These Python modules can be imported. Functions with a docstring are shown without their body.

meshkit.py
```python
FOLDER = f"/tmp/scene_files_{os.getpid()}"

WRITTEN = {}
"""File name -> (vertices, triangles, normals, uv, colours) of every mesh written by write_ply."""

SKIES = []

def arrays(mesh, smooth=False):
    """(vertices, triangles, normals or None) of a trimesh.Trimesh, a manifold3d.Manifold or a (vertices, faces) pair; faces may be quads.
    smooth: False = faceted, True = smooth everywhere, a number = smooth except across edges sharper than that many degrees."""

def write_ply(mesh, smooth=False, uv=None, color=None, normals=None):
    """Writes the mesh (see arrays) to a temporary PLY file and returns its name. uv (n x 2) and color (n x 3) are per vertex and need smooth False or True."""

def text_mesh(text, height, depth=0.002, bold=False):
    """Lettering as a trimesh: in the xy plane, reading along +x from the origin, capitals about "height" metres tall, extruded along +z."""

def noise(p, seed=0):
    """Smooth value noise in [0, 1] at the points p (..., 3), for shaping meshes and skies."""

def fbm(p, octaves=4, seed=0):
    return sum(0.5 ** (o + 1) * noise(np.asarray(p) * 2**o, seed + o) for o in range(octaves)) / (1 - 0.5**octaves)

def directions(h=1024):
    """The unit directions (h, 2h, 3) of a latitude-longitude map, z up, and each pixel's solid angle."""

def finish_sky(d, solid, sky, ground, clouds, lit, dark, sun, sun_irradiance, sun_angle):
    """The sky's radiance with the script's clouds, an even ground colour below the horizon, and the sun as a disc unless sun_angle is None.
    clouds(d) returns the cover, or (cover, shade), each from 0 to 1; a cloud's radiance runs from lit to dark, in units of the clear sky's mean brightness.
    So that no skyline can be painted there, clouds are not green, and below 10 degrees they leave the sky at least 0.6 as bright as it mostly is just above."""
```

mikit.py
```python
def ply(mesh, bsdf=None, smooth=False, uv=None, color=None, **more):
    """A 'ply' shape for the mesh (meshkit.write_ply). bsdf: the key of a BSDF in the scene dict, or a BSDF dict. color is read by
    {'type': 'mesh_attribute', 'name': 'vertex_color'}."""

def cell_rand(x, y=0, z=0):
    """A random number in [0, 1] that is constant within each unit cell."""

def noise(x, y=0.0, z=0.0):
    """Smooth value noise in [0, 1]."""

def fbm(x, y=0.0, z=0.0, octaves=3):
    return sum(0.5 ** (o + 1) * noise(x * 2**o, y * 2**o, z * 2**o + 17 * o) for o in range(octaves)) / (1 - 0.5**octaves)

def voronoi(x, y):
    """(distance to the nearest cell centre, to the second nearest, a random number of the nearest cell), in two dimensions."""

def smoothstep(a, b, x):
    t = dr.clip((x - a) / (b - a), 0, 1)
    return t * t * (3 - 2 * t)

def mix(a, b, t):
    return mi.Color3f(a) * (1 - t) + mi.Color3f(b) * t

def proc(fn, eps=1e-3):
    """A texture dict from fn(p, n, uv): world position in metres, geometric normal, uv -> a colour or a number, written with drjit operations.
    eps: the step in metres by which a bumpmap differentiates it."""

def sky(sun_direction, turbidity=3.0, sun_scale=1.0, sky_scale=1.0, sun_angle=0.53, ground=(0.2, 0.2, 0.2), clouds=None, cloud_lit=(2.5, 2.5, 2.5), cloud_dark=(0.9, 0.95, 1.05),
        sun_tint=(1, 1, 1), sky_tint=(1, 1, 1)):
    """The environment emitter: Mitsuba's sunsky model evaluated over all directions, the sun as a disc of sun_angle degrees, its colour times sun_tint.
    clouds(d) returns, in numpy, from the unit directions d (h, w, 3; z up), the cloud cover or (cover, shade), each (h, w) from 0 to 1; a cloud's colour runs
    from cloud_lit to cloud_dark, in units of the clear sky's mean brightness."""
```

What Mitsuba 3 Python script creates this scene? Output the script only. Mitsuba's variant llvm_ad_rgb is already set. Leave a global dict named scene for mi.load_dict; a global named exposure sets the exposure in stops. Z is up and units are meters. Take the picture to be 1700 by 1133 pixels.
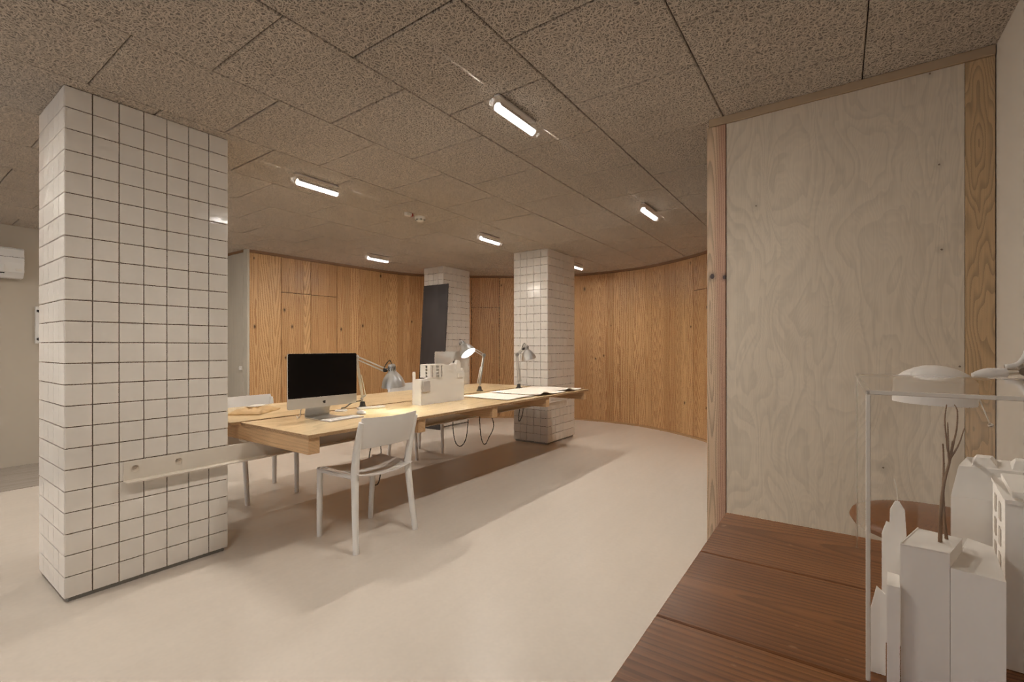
import math, random
import numpy as np
import trimesh
import drjit as dr
import mitsuba as mi
import mikit
import meshkit
from mikit import noise, fbm, cell_rand, smoothstep, mix, proc
from shapely.geometry import Polygon, Point, LineString

M4 = mi.ScalarTransform4f
random.seed(7)
RNG = np.random.default_rng(11)
scene, labels = {}, {}

# ------------------------------------------------------------------ camera, lights, exposure
exposure = 0.0
FOCAL, YAW, CAM_Z, HORIZON = 771.0, 0.6134, 1.18, 578.0
scene['camera'] = {
    'type': 'perspective',
    'fov': 2 * math.degrees(math.atan(850.0 / FOCAL)), 'fov_axis': 'x',
    'principal_point_offset_x': 0.0,
    'principal_point_offset_y': (566.5 - HORIZON) / 1133.0,
    'near_clip': 0.02, 'far_clip': 60.0,
    'to_world': M4().look_at(origin=[0, 0, CAM_Z], target=[math.cos(YAW), math.sin(YAW), CAM_Z], up=[0, 0, 1]),
}
DAYLIGHT = [0.80, 0.88, 1.0]          # overcast evening daylight outside the rear windows
DAY_POWER = 1.5
TUBE_COLOR = [1.0, 0.925, 0.825]        # warm ceiling tubes
TUBE_POWER = 930.0
BULB_COLOR = [1.0, 0.72, 0.36]        # desk lamp bulbs
BULB_POWER = 230.0
scene['daylight_sky'] = {'type': 'constant', 'radiance': {'type': 'rgb', 'value': [c * DAY_POWER for c in DAYLIGHT]}, 'sampling_weight': 3.0}
CEIL = 2.393
TUBE_X = [-2.11, -0.09, 1.93, 3.95, 5.97]
TUBE_Y = [1.335, 3.07, 4.92]


# ------------------------------------------------------------------ materials
def rgb(*c):
    return {'type': 'rgb', 'value': list(c)}


def principled(color, rough=0.5, metal=0.0, spec=0.5, two=False, **k):
    c = color if isinstance(color, dict) else rgb(*color)
    d = {'type': 'principled', 'base_color': c, 'roughness': rough, 'metallic': metal, 'specular': spec, **k}
    return {'type': 'twosided', 'bsdf': d} if two else d


def bump(bsdf, fn, scale, eps=1e-3):
    return {'type': 'bumpmap', 'arbitrary': proc(fn, eps), 'scale': scale, 'bsdf': bsdf}


def F(v):
    return mi.Float(v)


def tile_color(p, n, uv):
    t = noise(p.x * 3.1 + 5, p.y * 3.1, p.z * 3.1)
    return mix((0.70, 0.665, 0.615), (0.78, 0.745, 0.69), t)


def tile_relief(p, n, uv):
    return 0.75 * noise(p.x * 21, p.y * 21, p.z * 21) + 0.25 * noise(p.x * 60, p.y * 60, p.z * 60)


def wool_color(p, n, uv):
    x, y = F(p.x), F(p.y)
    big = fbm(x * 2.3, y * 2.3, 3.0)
    out = F(0.30) + 0.14 * noise(x * 140, y * 140)  # dark ground between strands: shade of the gaps put into the colour
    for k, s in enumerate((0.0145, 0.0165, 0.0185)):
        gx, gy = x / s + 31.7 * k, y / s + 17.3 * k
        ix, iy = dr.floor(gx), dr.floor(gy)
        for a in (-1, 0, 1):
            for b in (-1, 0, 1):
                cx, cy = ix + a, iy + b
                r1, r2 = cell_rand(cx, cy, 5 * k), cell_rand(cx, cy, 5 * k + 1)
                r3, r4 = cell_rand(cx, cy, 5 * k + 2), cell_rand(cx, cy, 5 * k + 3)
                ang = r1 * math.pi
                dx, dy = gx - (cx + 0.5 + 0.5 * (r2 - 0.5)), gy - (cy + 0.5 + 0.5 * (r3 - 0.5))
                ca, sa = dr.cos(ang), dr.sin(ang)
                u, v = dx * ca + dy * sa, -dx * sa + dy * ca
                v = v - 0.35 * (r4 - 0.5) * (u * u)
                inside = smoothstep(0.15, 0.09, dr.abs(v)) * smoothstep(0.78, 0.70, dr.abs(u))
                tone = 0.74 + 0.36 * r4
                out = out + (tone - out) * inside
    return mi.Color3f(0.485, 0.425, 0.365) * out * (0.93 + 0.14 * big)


def wool_relief(p, n, uv):
    return noise(p.x * 170, p.y * 170, p.z * 170)


def plank_coords(uv):
    idx = dr.floor(uv.x / 10.0 + 0.5)
    return idx, uv.x - idx * 10.0, uv.y


def ring_wood(idx, x, v, freq, warp=1.0):
    """growth rings cut by a flat board: returns late wood amount and a fine fibre value"""
    r1, r2, r3 = cell_rand(idx, 1, 3), cell_rand(idx, 2, 3), cell_rand(idx, 3, 3)
    cx = (r1 - 0.5) * 0.10
    wob = noise(v * 0.9 + idx * 7.3, idx * 1.7) - 0.5
    fine = noise(x * 60 + idx * 3, v * 3.2, idx) - 0.5
    xx = x - cx - 0.03 * wob + 0.004 * fine
    zz = 0.012 + 0.05 * r2 + (v - 1.2) * 0.022 * (r3 - 0.5) + warp * 0.10 * (noise(v * 1.6 + idx * 11, 4.1) - 0.5)
    rad = dr.sqrt(xx * xx + zz * zz) * freq + 0.5 * (noise(x * 24, v * 2.6 + idx * 5) - 0.5)
    ring = rad - dr.floor(rad)
    late = smoothstep(0.35, 0.92, ring) * smoothstep(1.0, 0.93, ring)
    fibre = noise(x * 900, v * 9, idx)
    return late, fibre


def knots(idx, x, v, step, chance, size):
    k = dr.floor(v / step)
    h = cell_rand(idx, k, 91)
    kx = (cell_rand(idx, k, 92) - 0.5) * 0.06
    kv = (k + 0.25 + 0.5 * cell_rand(idx, k, 93)) * step
    s = size * (0.6 + 0.8 * cell_rand(idx, k, 94))
    d = dr.sqrt(dr.square(x - kx) + dr.square((v - kv) * 0.55)) / s
    on = dr.select(h < chance, F(1), F(0))
    return on * smoothstep(1.15, 0.75, d), on * smoothstep(2.6, 1.0, d)


def chevron_wood(idx, x, v, across, along):
    """flat-sawn boards: stacked hyperbolas of late wood around a wandering centre line"""
    r1, r2, r3, r4 = (cell_rand(idx, k, 7) for k in (1, 2, 3, 4))
    cx = (r1 - 0.5) * 0.13 + 0.018 * (noise(v * 1.1 + idx * 3.1, 2.0) - 0.5)
    c0 = 0.005 + 0.012 * r2
    xx = x - cx
    up = dr.select(r3 < 0.5, F(1), F(-1)) * along * dr.maximum(0.06, 1.5 * r4 - 0.35)
    f = across * (0.8 + 0.5 * r2) * dr.sqrt(xx * xx + c0 * c0) + up * v + 2.2 * noise(v * 1.4 + idx * 9, x * 5) + 0.38 * noise(x * 38, v * 8 + idx)
    ring = f - dr.floor(f)
    late = smoothstep(0.30, 0.85, ring) * smoothstep(1.0, 0.90, ring)
    return late, noise(x * 700, v * 8, idx)


def pine_wall_color(p, n, uv):
    idx, x, v = plank_coords(uv)
    late, fibre = chevron_wood(idx, x, v, 36.0, 7.0)
    tone, warm = cell_rand(idx, 8, 8), cell_rand(idx, 9, 8)
    base = mix((0.63, 0.40, 0.20), (0.47, 0.27, 0.125), tone)
    late_c = mix((0.40, 0.20, 0.075), (0.36, 0.155, 0.06), warm)
    c = mix(base * (0.94 + 0.12 * fibre), late_c, late * 0.74)
    core, halo = knots(idx, x, v, 0.62, 0.10, 0.0085)
    c = c * (1 - 0.35 * halo)
    return mix(c, (0.075, 0.035, 0.015), core * 0.9)


def post_color(p, n, uv):
    idx, x, v = plank_coords(uv)
    late, fibre = ring_wood(idx, x, v, 120.0, 0.6)
    red = smoothstep(0.30, 0.75, x / 0.09 + 0.5 + 0.25 * (noise(v * 1.2, 3.0) - 0.5))
    c = mix((0.52, 0.375, 0.255), (0.42, 0.245, 0.165), red) * (1 - late * 0.33) * (0.92 + 0.16 * fibre)
    d1 = dr.sqrt(dr.square(x + 0.020) + dr.square((v - 1.56) * 0.75)) / 0.010
    d2 = dr.sqrt(dr.square(x - 0.040) + dr.square((v - 1.55) * 0.75)) / 0.008
    core = dr.maximum(smoothstep(1.3, 0.8, d1), smoothstep(1.3, 0.8, d2))
    halo = dr.maximum(smoothstep(3.2, 1.0, d1), smoothstep(3.2, 1.0, d2))
    c = c * (1 - 0.3 * halo)
    return mix(c, (0.05, 0.03, 0.03), core)


def strip_color(p, n, uv):
    idx, x, v = plank_coords(uv)
    wx = x * 13 + 1.3 * (noise(x * 22, v * 2.4, 3) - 0.5) + 0.5 * (noise(x * 50, v * 7, 9) - 0.5)
    f = (wx + 2.2 * noise(x * 9, v * 1.5, 1)) * 4.2
    ring = f - dr.floor(f)
    late = smoothstep(0.35, 0.95, ring) * smoothstep(1.0, 0.95, ring)
    c = mi.Color3f(0.47, 0.32, 0.18) * (1 - 0.27 * late) * (0.92 + 0.16 * noise(x * 700, v * 9))
    return c


def birch_panel_color(p, n, uv):
    x, v = uv.x, uv.y
    w = fbm(x * 3.4 + 4 + 0.5 * noise(x * 9, v * 3.0), v * 0.75, 2.0, 5) * 20 + x * 4.0
    ring = w - dr.floor(w)
    line = smoothstep(0.30, 0.90, ring) * smoothstep(1.0, 0.90, ring)
    w2 = fbm(x * 5.0 + 9, v * 1.3, 6.0, 4) * 34
    fine = smoothstep(0.2, 0.8, w2 - dr.floor(w2))
    cloud = fbm(x * 4, v * 1.5, 7.0)
    curl = noise(x * 6, v * 44, 5.0) * noise(x * 3, v * 2, 8.0)
    c = mix((0.545, 0.465, 0.37), (0.62, 0.54, 0.44), cloud) * (1 - 0.085 * line) * (1 - 0.035 * fine) * (0.985 + 0.05 * curl)
    c = c * (0.975 + 0.05 * noise(x * 420, v * 7))
    gx, gv = dr.floor(x / 0.26), dr.floor(v / 0.42)
    kx = (gx + 0.2 + 0.6 * cell_rand(gx, gv, 51)) * 0.26
    kv = (gv + 0.2 + 0.6 * cell_rand(gx, gv, 52)) * 0.42
    d = dr.sqrt(dr.square(x - kx) + dr.square(v - kv))
    on = dr.select(cell_rand(gx, gv, 53) < 0.36, F(1), F(0))
    c = c * (1 - 0.10 * on * smoothstep(0.035, 0.008, d + 0.02 * (noise(x * 40, v * 40) - 0.5)))
    return mix(c, (0.10, 0.055, 0.03), on * smoothstep(0.0050, 0.0025, d) * 0.8)


def birch_top_color(p, n, uv):
    x, y = p.x, p.y
    w = fbm(x * 0.9, y * 4.0, 2.0, 3) * 9 + y * 3
    ring = w - dr.floor(w)
    line = smoothstep(0.5, 0.95, ring) * smoothstep(1.0, 0.96, ring)
    c = mix((0.535, 0.41, 0.245), (0.59, 0.46, 0.285), fbm(x * 2.2, y * 7, 1.0)) * (1 - 0.12 * line)
    return c * (0.97 + 0.06 * noise(x * 8, y * 380))


def ply_edge_color(p, n, uv):
    k = p.z / 0.0026
    s = k - dr.floor(k)
    return mix((0.42, 0.265, 0.14), (0.24, 0.14, 0.07), smoothstep(0.35, 0.65, s)) * (0.9 + 0.2 * noise(p.x * 150, p.y * 150, p.z * 400))


def beam_color(p, n, uv):
    idx = dr.floor(p.x / 0.4)
    f = dr.sqrt(dr.square(p.x * 1.0 - idx * 0.4 - 0.1) + dr.square(p.z - 0.5 + 0.05 * noise(p.y * 2.2, idx))) * 60 + 1.2 * noise(p.x * 30, p.y * 3, p.z * 30)
    ring = f - dr.floor(f)
    late = smoothstep(0.4, 0.92, ring) * smoothstep(1.0, 0.93, ring)
    c = mi.Color3f(0.52, 0.33, 0.175) * (1 - 0.13 * late) * (0.9 + 0.2 * noise(p.x * 400, p.y * 8, p.z * 400))
    kn = noise(p.x * 9, p.y * 7 + 2.3, p.z * 14)
    return mix(c, (0.20, 0.085, 0.035), smoothstep(0.80, 0.88, kn) * 0.8)


def desk_color(p, n, uv):
    idx, x, v = plank_coords(uv)
    late, fibre = ring_wood(idx, x * 0.55, v * 1.3 + 0.6, 150.0, 0.5)
    tone = fbm(x * 7 + idx, v * 2.2, 1.0)
    c = mix((0.145, 0.054, 0.0165), (0.215, 0.087, 0.028), tone) * (1 - 0.32 * late) * (0.82 + 0.36 * fibre)
    core, halo = knots(idx, x, v, 0.33, 0.35, 0.010)
    c = c * (1 - 0.3 * halo)
    c = mix(c, (0.02, 0.012, 0.008), core * 0.9)
    sc = noise(x * 11 + 40 * idx, v * 60) * noise(x * 90, v * 14)
    return mix(c, (0.30, 0.17, 0.09), smoothstep(0.70, 0.80, sc) * 0.5)


def desk_rough(p, n, uv):
    return 0.36 + 0.16 * fbm(p.x * 14, p.y * 14, 2.0)


def floor_color(p, n, uv):
    t = fbm(p.x * 0.7, p.y * 2.6, 1.0, 4)
    s = noise(p.x * 1.8, p.y * 34)
    sp = noise(p.x * 90, p.y * 90)
    return mix((0.535, 0.48, 0.42), (0.575, 0.52, 0.46), t) * (0.99 + 0.02 * s) * (0.985 + 0.03 * sp)


def floor_rough(p, n, uv):
    return 0.30 + 0.10 * fbm(p.x * 3, p.y * 9, 4.0)


def grey_floor_color(p, n, uv):
    s = fbm(p.x * 3.0, p.y * 30, 1.0)
    return mix((0.27, 0.235, 0.20), (0.36, 0.32, 0.28), s) * (0.95 + 0.1 * noise(p.x * 14, p.y * 220))


def paint_color(p, n, uv):
    return mi.Color3f(0.50, 0.445, 0.37) * (0.98 + 0.04 * fbm(p.x * 2, p.y * 2, p.z * 2))


def grey_paint_color(p, n, uv):
    return mi.Color3f(0.47, 0.425, 0.37) * (0.98 + 0.04 * fbm(p.x * 2, p.y * 2, p.z * 2))


def grey_ply_color(p, n, uv):
    return mix((0.45, 0.41, 0.345), (0.53, 0.485, 0.41), fbm(p.y * 3, p.z * 1.2, 1.0)) * (0.96 + 0.08 * noise(p.y * 160, p.z * 5))


def board_color(p, n, uv):
    s = fbm(p.y * 9, p.z * 2.2, p.x * 3)
    return mix((0.026, 0.024, 0.026), (0.052, 0.048, 0.050), s)


def bag_color(p, n, uv):
    return mix((0.50, 0.33, 0.16), (0.62, 0.43, 0.22), fbm(p.x * 24, p.y * 24, p.z * 40))


def drawing_color(p, n, uv):
    """faint printed plan lines on the paper"""
    u, v = uv.x * 34, uv.y * 26
    iu, iv = dr.floor(u), dr.floor(v)
    du, dv = dr.abs(u - iu - 0.5), dr.abs(v - iv - 0.5)
    box = (uv.x > 0.12) & (uv.x < 0.88) & (uv.y > 0.15) & (uv.y < 0.85)
    ln = dr.maximum(dr.select(cell_rand(iu, iv, 1) < 0.45, smoothstep(0.10, 0.05, du), F(0)), dr.select(cell_rand(iu, iv, 2) < 0.45, smoothstep(0.10, 0.05, dv), F(0)))
    return mix((0.80, 0.76, 0.70), (0.55, 0.52, 0.48), dr.select(box, ln * 0.45, F(0)))


def twig_color(p, n, uv):
    return mix((0.16, 0.095, 0.055), (0.26, 0.165, 0.10), noise(p.x * 160, p.y * 160, p.z * 60))


def brushed_color(p, n, uv):
    return mi.Color3f(0.60, 0.59, 0.57) * (0.95 + 0.1 * noise(p.x * 40, p.y * 40, p.z * 600))


scene['m_tile'] = bump(principled(proc(tile_color), 0.10, spec=0.55), tile_relief, 0.00075, 4e-3)
scene['m_grout'] = principled((0.155, 0.115, 0.085), 0.9)
scene['m_plinth'] = principled((0.24, 0.235, 0.225), 0.5)
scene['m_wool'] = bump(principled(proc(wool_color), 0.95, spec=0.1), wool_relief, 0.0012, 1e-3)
scene['m_void'] = principled((0.05, 0.04, 0.03), 0.95)
scene['m_pine'] = principled(proc(pine_wall_color), 0.36, spec=0.45)
scene['m_pine_trim'] = principled((0.23, 0.125, 0.065), 0.5)
scene['m_base_trim'] = principled((0.46, 0.29, 0.155), 0.5)
scene['m_post'] = principled(proc(post_color), 0.5)
scene['m_strip'] = principled(proc(strip_color), 0.5)
scene['m_trim_pale'] = principled((0.36, 0.265, 0.175), 0.55)
scene['m_birch_panel'] = principled(proc(birch_panel_color), 0.45, spec=0.4)
scene['m_birch_top'] = principled(proc(birch_top_color), 0.20, spec=0.5)
scene['m_ply_edge'] = principled(proc(ply_edge_color), 0.6)
scene['m_beam'] = principled(proc(beam_color), 0.55)
scene['m_desk'] = principled(proc(desk_color), proc(desk_rough), spec=0.4)
scene['m_floor'] = principled(proc(floor_color), proc(floor_rough), spec=0.35)
scene['m_grey_floor'] = principled(proc(grey_floor_color), 0.5)
scene['m_paint'] = principled(proc(paint_color), 0.8, spec=0.3)
scene['m_grey_paint'] = principled(proc(grey_paint_color), 0.8, spec=0.3)
scene['m_grey_ply'] = principled(proc(grey_ply_color), 0.6)
scene['m_white_steel'] = principled((0.66, 0.61, 0.535), 0.35)
scene['m_white_plastic'] = principled((0.74, 0.72, 0.69), 0.38)
scene['m_ac'] = principled((0.72, 0.71, 0.69), 0.35)
scene['m_seat_pad'] = principled((0.70, 0.675, 0.64), 0.5)
scene['m_chrome'] = principled((0.72, 0.68, 0.62), 0.18, metal=1.0)
scene['m_alu'] = principled(proc(brushed_color), 0.34, metal=0.85)
scene['m_alu_body'] = principled((0.66, 0.64, 0.61), 0.36, metal=0.55)
scene['m_lamp_inner'] = principled((0.82, 0.80, 0.76), 0.4, two=True)
scene['m_black'] = principled((0.018, 0.017, 0.017), 0.45, two=True)
scene['m_screen'] = principled((0.006, 0.005, 0.005), 0.16, spec=0.18)
scene['m_card'] = principled((0.80, 0.775, 0.73), 0.7, spec=0.3, two=True)
scene['m_paper'] = principled(proc(drawing_color), 0.75, spec=0.2, two=True)
scene['m_bag'] = principled(proc(bag_color), 0.7)
scene['m_label'] = principled((0.72, 0.68, 0.60), 0.6)
scene['m_board'] = principled(proc(board_color), 0.5, spec=0.4)
scene['m_twig'] = principled(proc(twig_color), 0.8)
scene['m_lamp_white'] = principled((0.70, 0.675, 0.645), 0.35)
scene['m_clear'] = {'type': 'thindielectric', 'int_ior': 1.49}
scene['m_clear_edge'] = {'type': 'twosided', 'bsdf': {'type': 'principled', 'base_color': rgb(0.60, 0.56, 0.50), 'roughness': 0.25, 'specular': 0.6}}
scene['m_clear_solid'] = {'type': 'dielectric', 'int_ior': 1.49}
scene['m_clear_cap'] = {'type': 'twosided', 'bsdf': {'type': 'principled', 'base_color': rgb(0.52, 0.49, 0.47), 'roughness': 0.2, 'specular': 0.5}}
scene['m_detector'] = principled((0.72, 0.69, 0.64), 0.5)
scene['m_red'] = principled((0.28, 0.03, 0.025), 0.5)
scene['m_tube'] = principled((0.8, 0.78, 0.75), 0.4)


# ------------------------------------------------------------------ helpers
def numbered(key):
    if key not in used:
        used.add(key)
        return key
    k = 1
    while f'{key}_{k:03d}' in used:
        k += 1
    key = f'{key}_{k:03d}'
    used.add(key)
    return key


used = set()


def thing(name, label, cat, group=None):
    key = numbered(name)
    labels[key] = {'label': label, 'category': cat}
    if group:
        labels[key]['group'] = group
    return key


def struct(name):
    key = numbered(name)
    labels[key] = {'kind': 'structure'}
    return key


def part(parent, name, mesh, mat, smooth=False, label=None, uv=None, kind=None, **more):
    key = numbered(f'{parent}__{name}')
    scene[key] = mesh if isinstance(mesh, dict) and 'type' in mesh else mikit.ply(mesh, mat, smooth=smooth, uv=uv, **more)
    d = {}
    if label:
        d['label'] = label
    if kind:
        d['kind'] = kind
    if d:
        labels[key] = d
    return key


def solo(key, mesh, mat, smooth=False, **more):
    scene[key] = mikit.ply(mesh, mat, smooth=smooth, **more)


def box(x0, x1, y0, y1, z0, z1, bev=0.0):
    """chamfered box as a convex hull"""
    if bev <= 0:
        b = trimesh.creation.box((x1 - x0, y1 - y0, z1 - z0))
        b.apply_translation(((x0 + x1) / 2, (y0 + y1) / 2, (z0 + z1) / 2))
        return b
    pts = []
    for sx in (0, 1):
        for sy in (0, 1):
            for sz in (0, 1):
                X, Y, Z = (x0, x1)[sx], (y0, y1)[sy], (z0, z1)[sz]
                dx, dy, dz = (bev, -bev)[sx], (bev, -bev)[sy], (bev, -bev)[sz]
                pts += [(X, Y + dy, Z + dz), (X + dx, Y, Z + dz), (X + dx, Y + dy, Z)]
    return trimesh.convex.convex_hull(np.array(pts))


def cat(*ms):
    return trimesh.util.concatenate([m for m in ms])


def tube(points, radii, n=10, closed_ends=True):
    P = np.asarray(points, float)
    r = np.broadcast_to(np.asarray(radii, float), (len(P),))
    tang = np.gradient(P, axis=0)
    tang /= np.linalg.norm(tang, axis=1, keepdims=True) + 1e-12
    ref = np.array([0, 0, 1.0]) if abs(tang[0][2]) < 0.9 else np.array([1.0, 0, 0])
    a = np.cross(tang[0], ref)
    a /= np.linalg.norm(a)
    V, Fs = [], []
    for i in range(len(P)):
        a = a - tang[i] * np.dot(a, tang[i])
        a /= np.linalg.norm(a) + 1e-12
        b = np.cross(tang[i], a)
        for k in range(n):
            t = 2 * math.pi * k / n
            V.append(P[i] + r[i] * (math.cos(t) * a + math.sin(t) * b))
    for i in range(len(P) - 1):
        for k in range(n):
            p, q = i * n + k, i * n + (k + 1) % n
            Fs += [[p, q, q + n], [p, q + n, p + n]]
    if closed_ends:
        c0, c1 = len(V), len(V) + 1
        V += [P[0], P[-1]]
        e = (len(P) - 1) * n
        for k in range(n):
            Fs.append([c0, (k + 1) % n, k])
            Fs.append([c1, e + k, e + (k + 1) % n])
    return trimesh.Trimesh(np.array(V), np.array(Fs), process=False)


def curve(pts, n=24):
    """Catmull-Rom through pts"""
    P = np.asarray(pts, float)
    P = np.vstack([2 * P[0] - P[1], P, 2 * P[-1] - P[-2]])
    out = []
    seg = len(P) - 3
    for i in range(seg):
        m = max(2, n // seg)
        for t in np.linspace(0, 1, m, endpoint=(i == seg - 1)):
            p0, p1, p2, p3 = P[i:i + 4]
            out.append(0.5 * ((2 * p1) + (p2 - p0) * t + (2 * p0 - 5 * p1 + 4 * p2 - p3) * t * t + (3 * p1 - p0 - 3 * p2 + p3) * t ** 3))
    return np.array(out)


def frame(origin, zdir, xhint=(1, 0, 0)):
    z = np.asarray(zdir, float)
    z = z / np.linalg.norm(z)
    x = np.asarray(xhint, float)
    if abs(np.dot(x / np.linalg.norm(x), z)) > 0.95:
        x = np.array([0, 1.0, 0])
    x = x - z * np.dot(x, z)
    x /= np.linalg.norm(x)
    m = np.eye(4)
    m[:3, 0], m[:3, 1], m[:3, 2], m[:3, 3] = x, np.cross(z, x), z, origin
    return m


def lathe(profile, n=32, m=None):
    """revolve an (r, z) profile; surfaces only"""
    V, Fs = [], []
    for r, z in profile:
        for k in range(n):
            t = 2 * math.pi * k / n
            V.append((r * math.cos(t), r * math.sin(t), z))
    for i in range(len(profile) - 1):
        for k in range(n):
            p, q = i * n + k, i * n + (k + 1) % n
            Fs += [[p, q, q + n], [p, q + n, p + n]]
    t = trimesh.Trimesh(np.array(V), np.array(Fs), process=False)
    if m is not None:
        t.apply_transform(m)
    return t


def extrude(poly, depth, m=None):
    t = trimesh.creation.extrude_polygon(poly if isinstance(poly, Polygon) else Polygon(poly), depth, engine='earcut')
    if m is not None:
        t.apply_transform(m)
    return t


def upright(x, y, z, ang=0.0):
    """local (a, b, c): a along the horizontal direction ang, b up, c towards the viewer side"""
    m = np.eye(4)
    c, s = math.cos(ang), math.sin(ang)
    m[:3, 0], m[:3, 1], m[:3, 2], m[:3, 3] = (c, s, 0), (0, 0, 1), (s, -c, 0), (x, y, z)
    return m


def slab(w, h, t, bev, idx=0, back=False, grain_long='z'):
    """board or tile standing in local x/z, its face at y = -t, chamfered; uv = (across + 10 idx, along)"""
    fx, fz = w / 2 - bev, bev
    F0 = [(-fx, -t, fz), (fx, -t, fz), (fx, -t, h - fz), (-fx, -t, h - fz)]
    B0 = [(-w / 2, -t + bev, 0), (w / 2, -t + bev, 0), (w / 2, -t + bev, h), (-w / 2, -t + bev, h)]
    K0 = [(-w / 2, 0, 0), (w / 2, 0, 0), (w / 2, 0, h), (-w / 2, 0, h)]
    V, Q = [], []

    def quad(a, b, c, d):
        i = len(V)
        V.extend([a, b, c, d])
        Q.append([i, i + 1, i + 2, i + 3])
    quad(*F0)
    for k in range(4):
        j = (k + 1) % 4
        quad(B0[k], B0[j], F0[j], F0[k])
        quad(K0[k], K0[j], B0[j], B0[k])
    V = np.array(V, float)
    if grain_long == 'z':
        uv = np.stack([V[:, 0] + 10.0 * idx, V[:, 2]], 1)
    else:
        uv = np.stack([V[:, 2] - h / 2 + 10.0 * idx, V[:, 0]], 1)
    return (V, np.array(Q)), uv


def place(x, y, z, ang=0.0):
    return M4().translate([x, y, z]).rotate([0, 0, 1], math.degrees(ang))


# ------------------------------------------------------------------ wall line of the timber wall
WALL_PTS = [(2.80, 5.93), (3.35, 5.90), (3.95, 5.87), (4.60, 5.83), (5.15, 5.74), (5.62, 5.46), (5.98, 5.06), (6.39, 4.48), (6.66, 3.98), (6.82, 3.52),
            (6.875, 3.02), (6.79, 2.43), (6.52, 1.86), (6.13, 1.35), (5.62, 0.94), (5.0, 0.68), (4.3, 0.58), (3.5, 0.57), (2.70, 0.57)]
wall_curve = LineString(curve([(x, y, 0) for x, y in WALL_PTS], 260)[:, :2])
ROOM = Polygon([(-4.0, -0.51), (2.64, -0.51), (2.64, 0.57)] + [tuple(c) for c in list(wall_curve.coords)[::-1]] + [(2.8, 6.7), (-4.0, 6.7)]).buffer(0)

# ------------------------------------------------------------------ setting: floor, walls
struct('floor')
solo('floor', box(-4.1, 7.4, -0.7, 6.9, -0.12, 0.0), 'm_floor')
k = struct('floor_strip')
solo('floor_strip', box(-4.0, 2.78, 5.60, 6.69, 0.0005, 0.004), 'm_grey_floor')

struct('wall_right')
solo('wall_right', box(-4.1, 2.75, -0.60, -0.515, 0, 2.45), 'm_grey_paint')
struct('wall_left')
solo('wall_left', box(-4.1, 2.85, 6.70, 6.80, 0, 2.45), 'm_paint')

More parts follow.
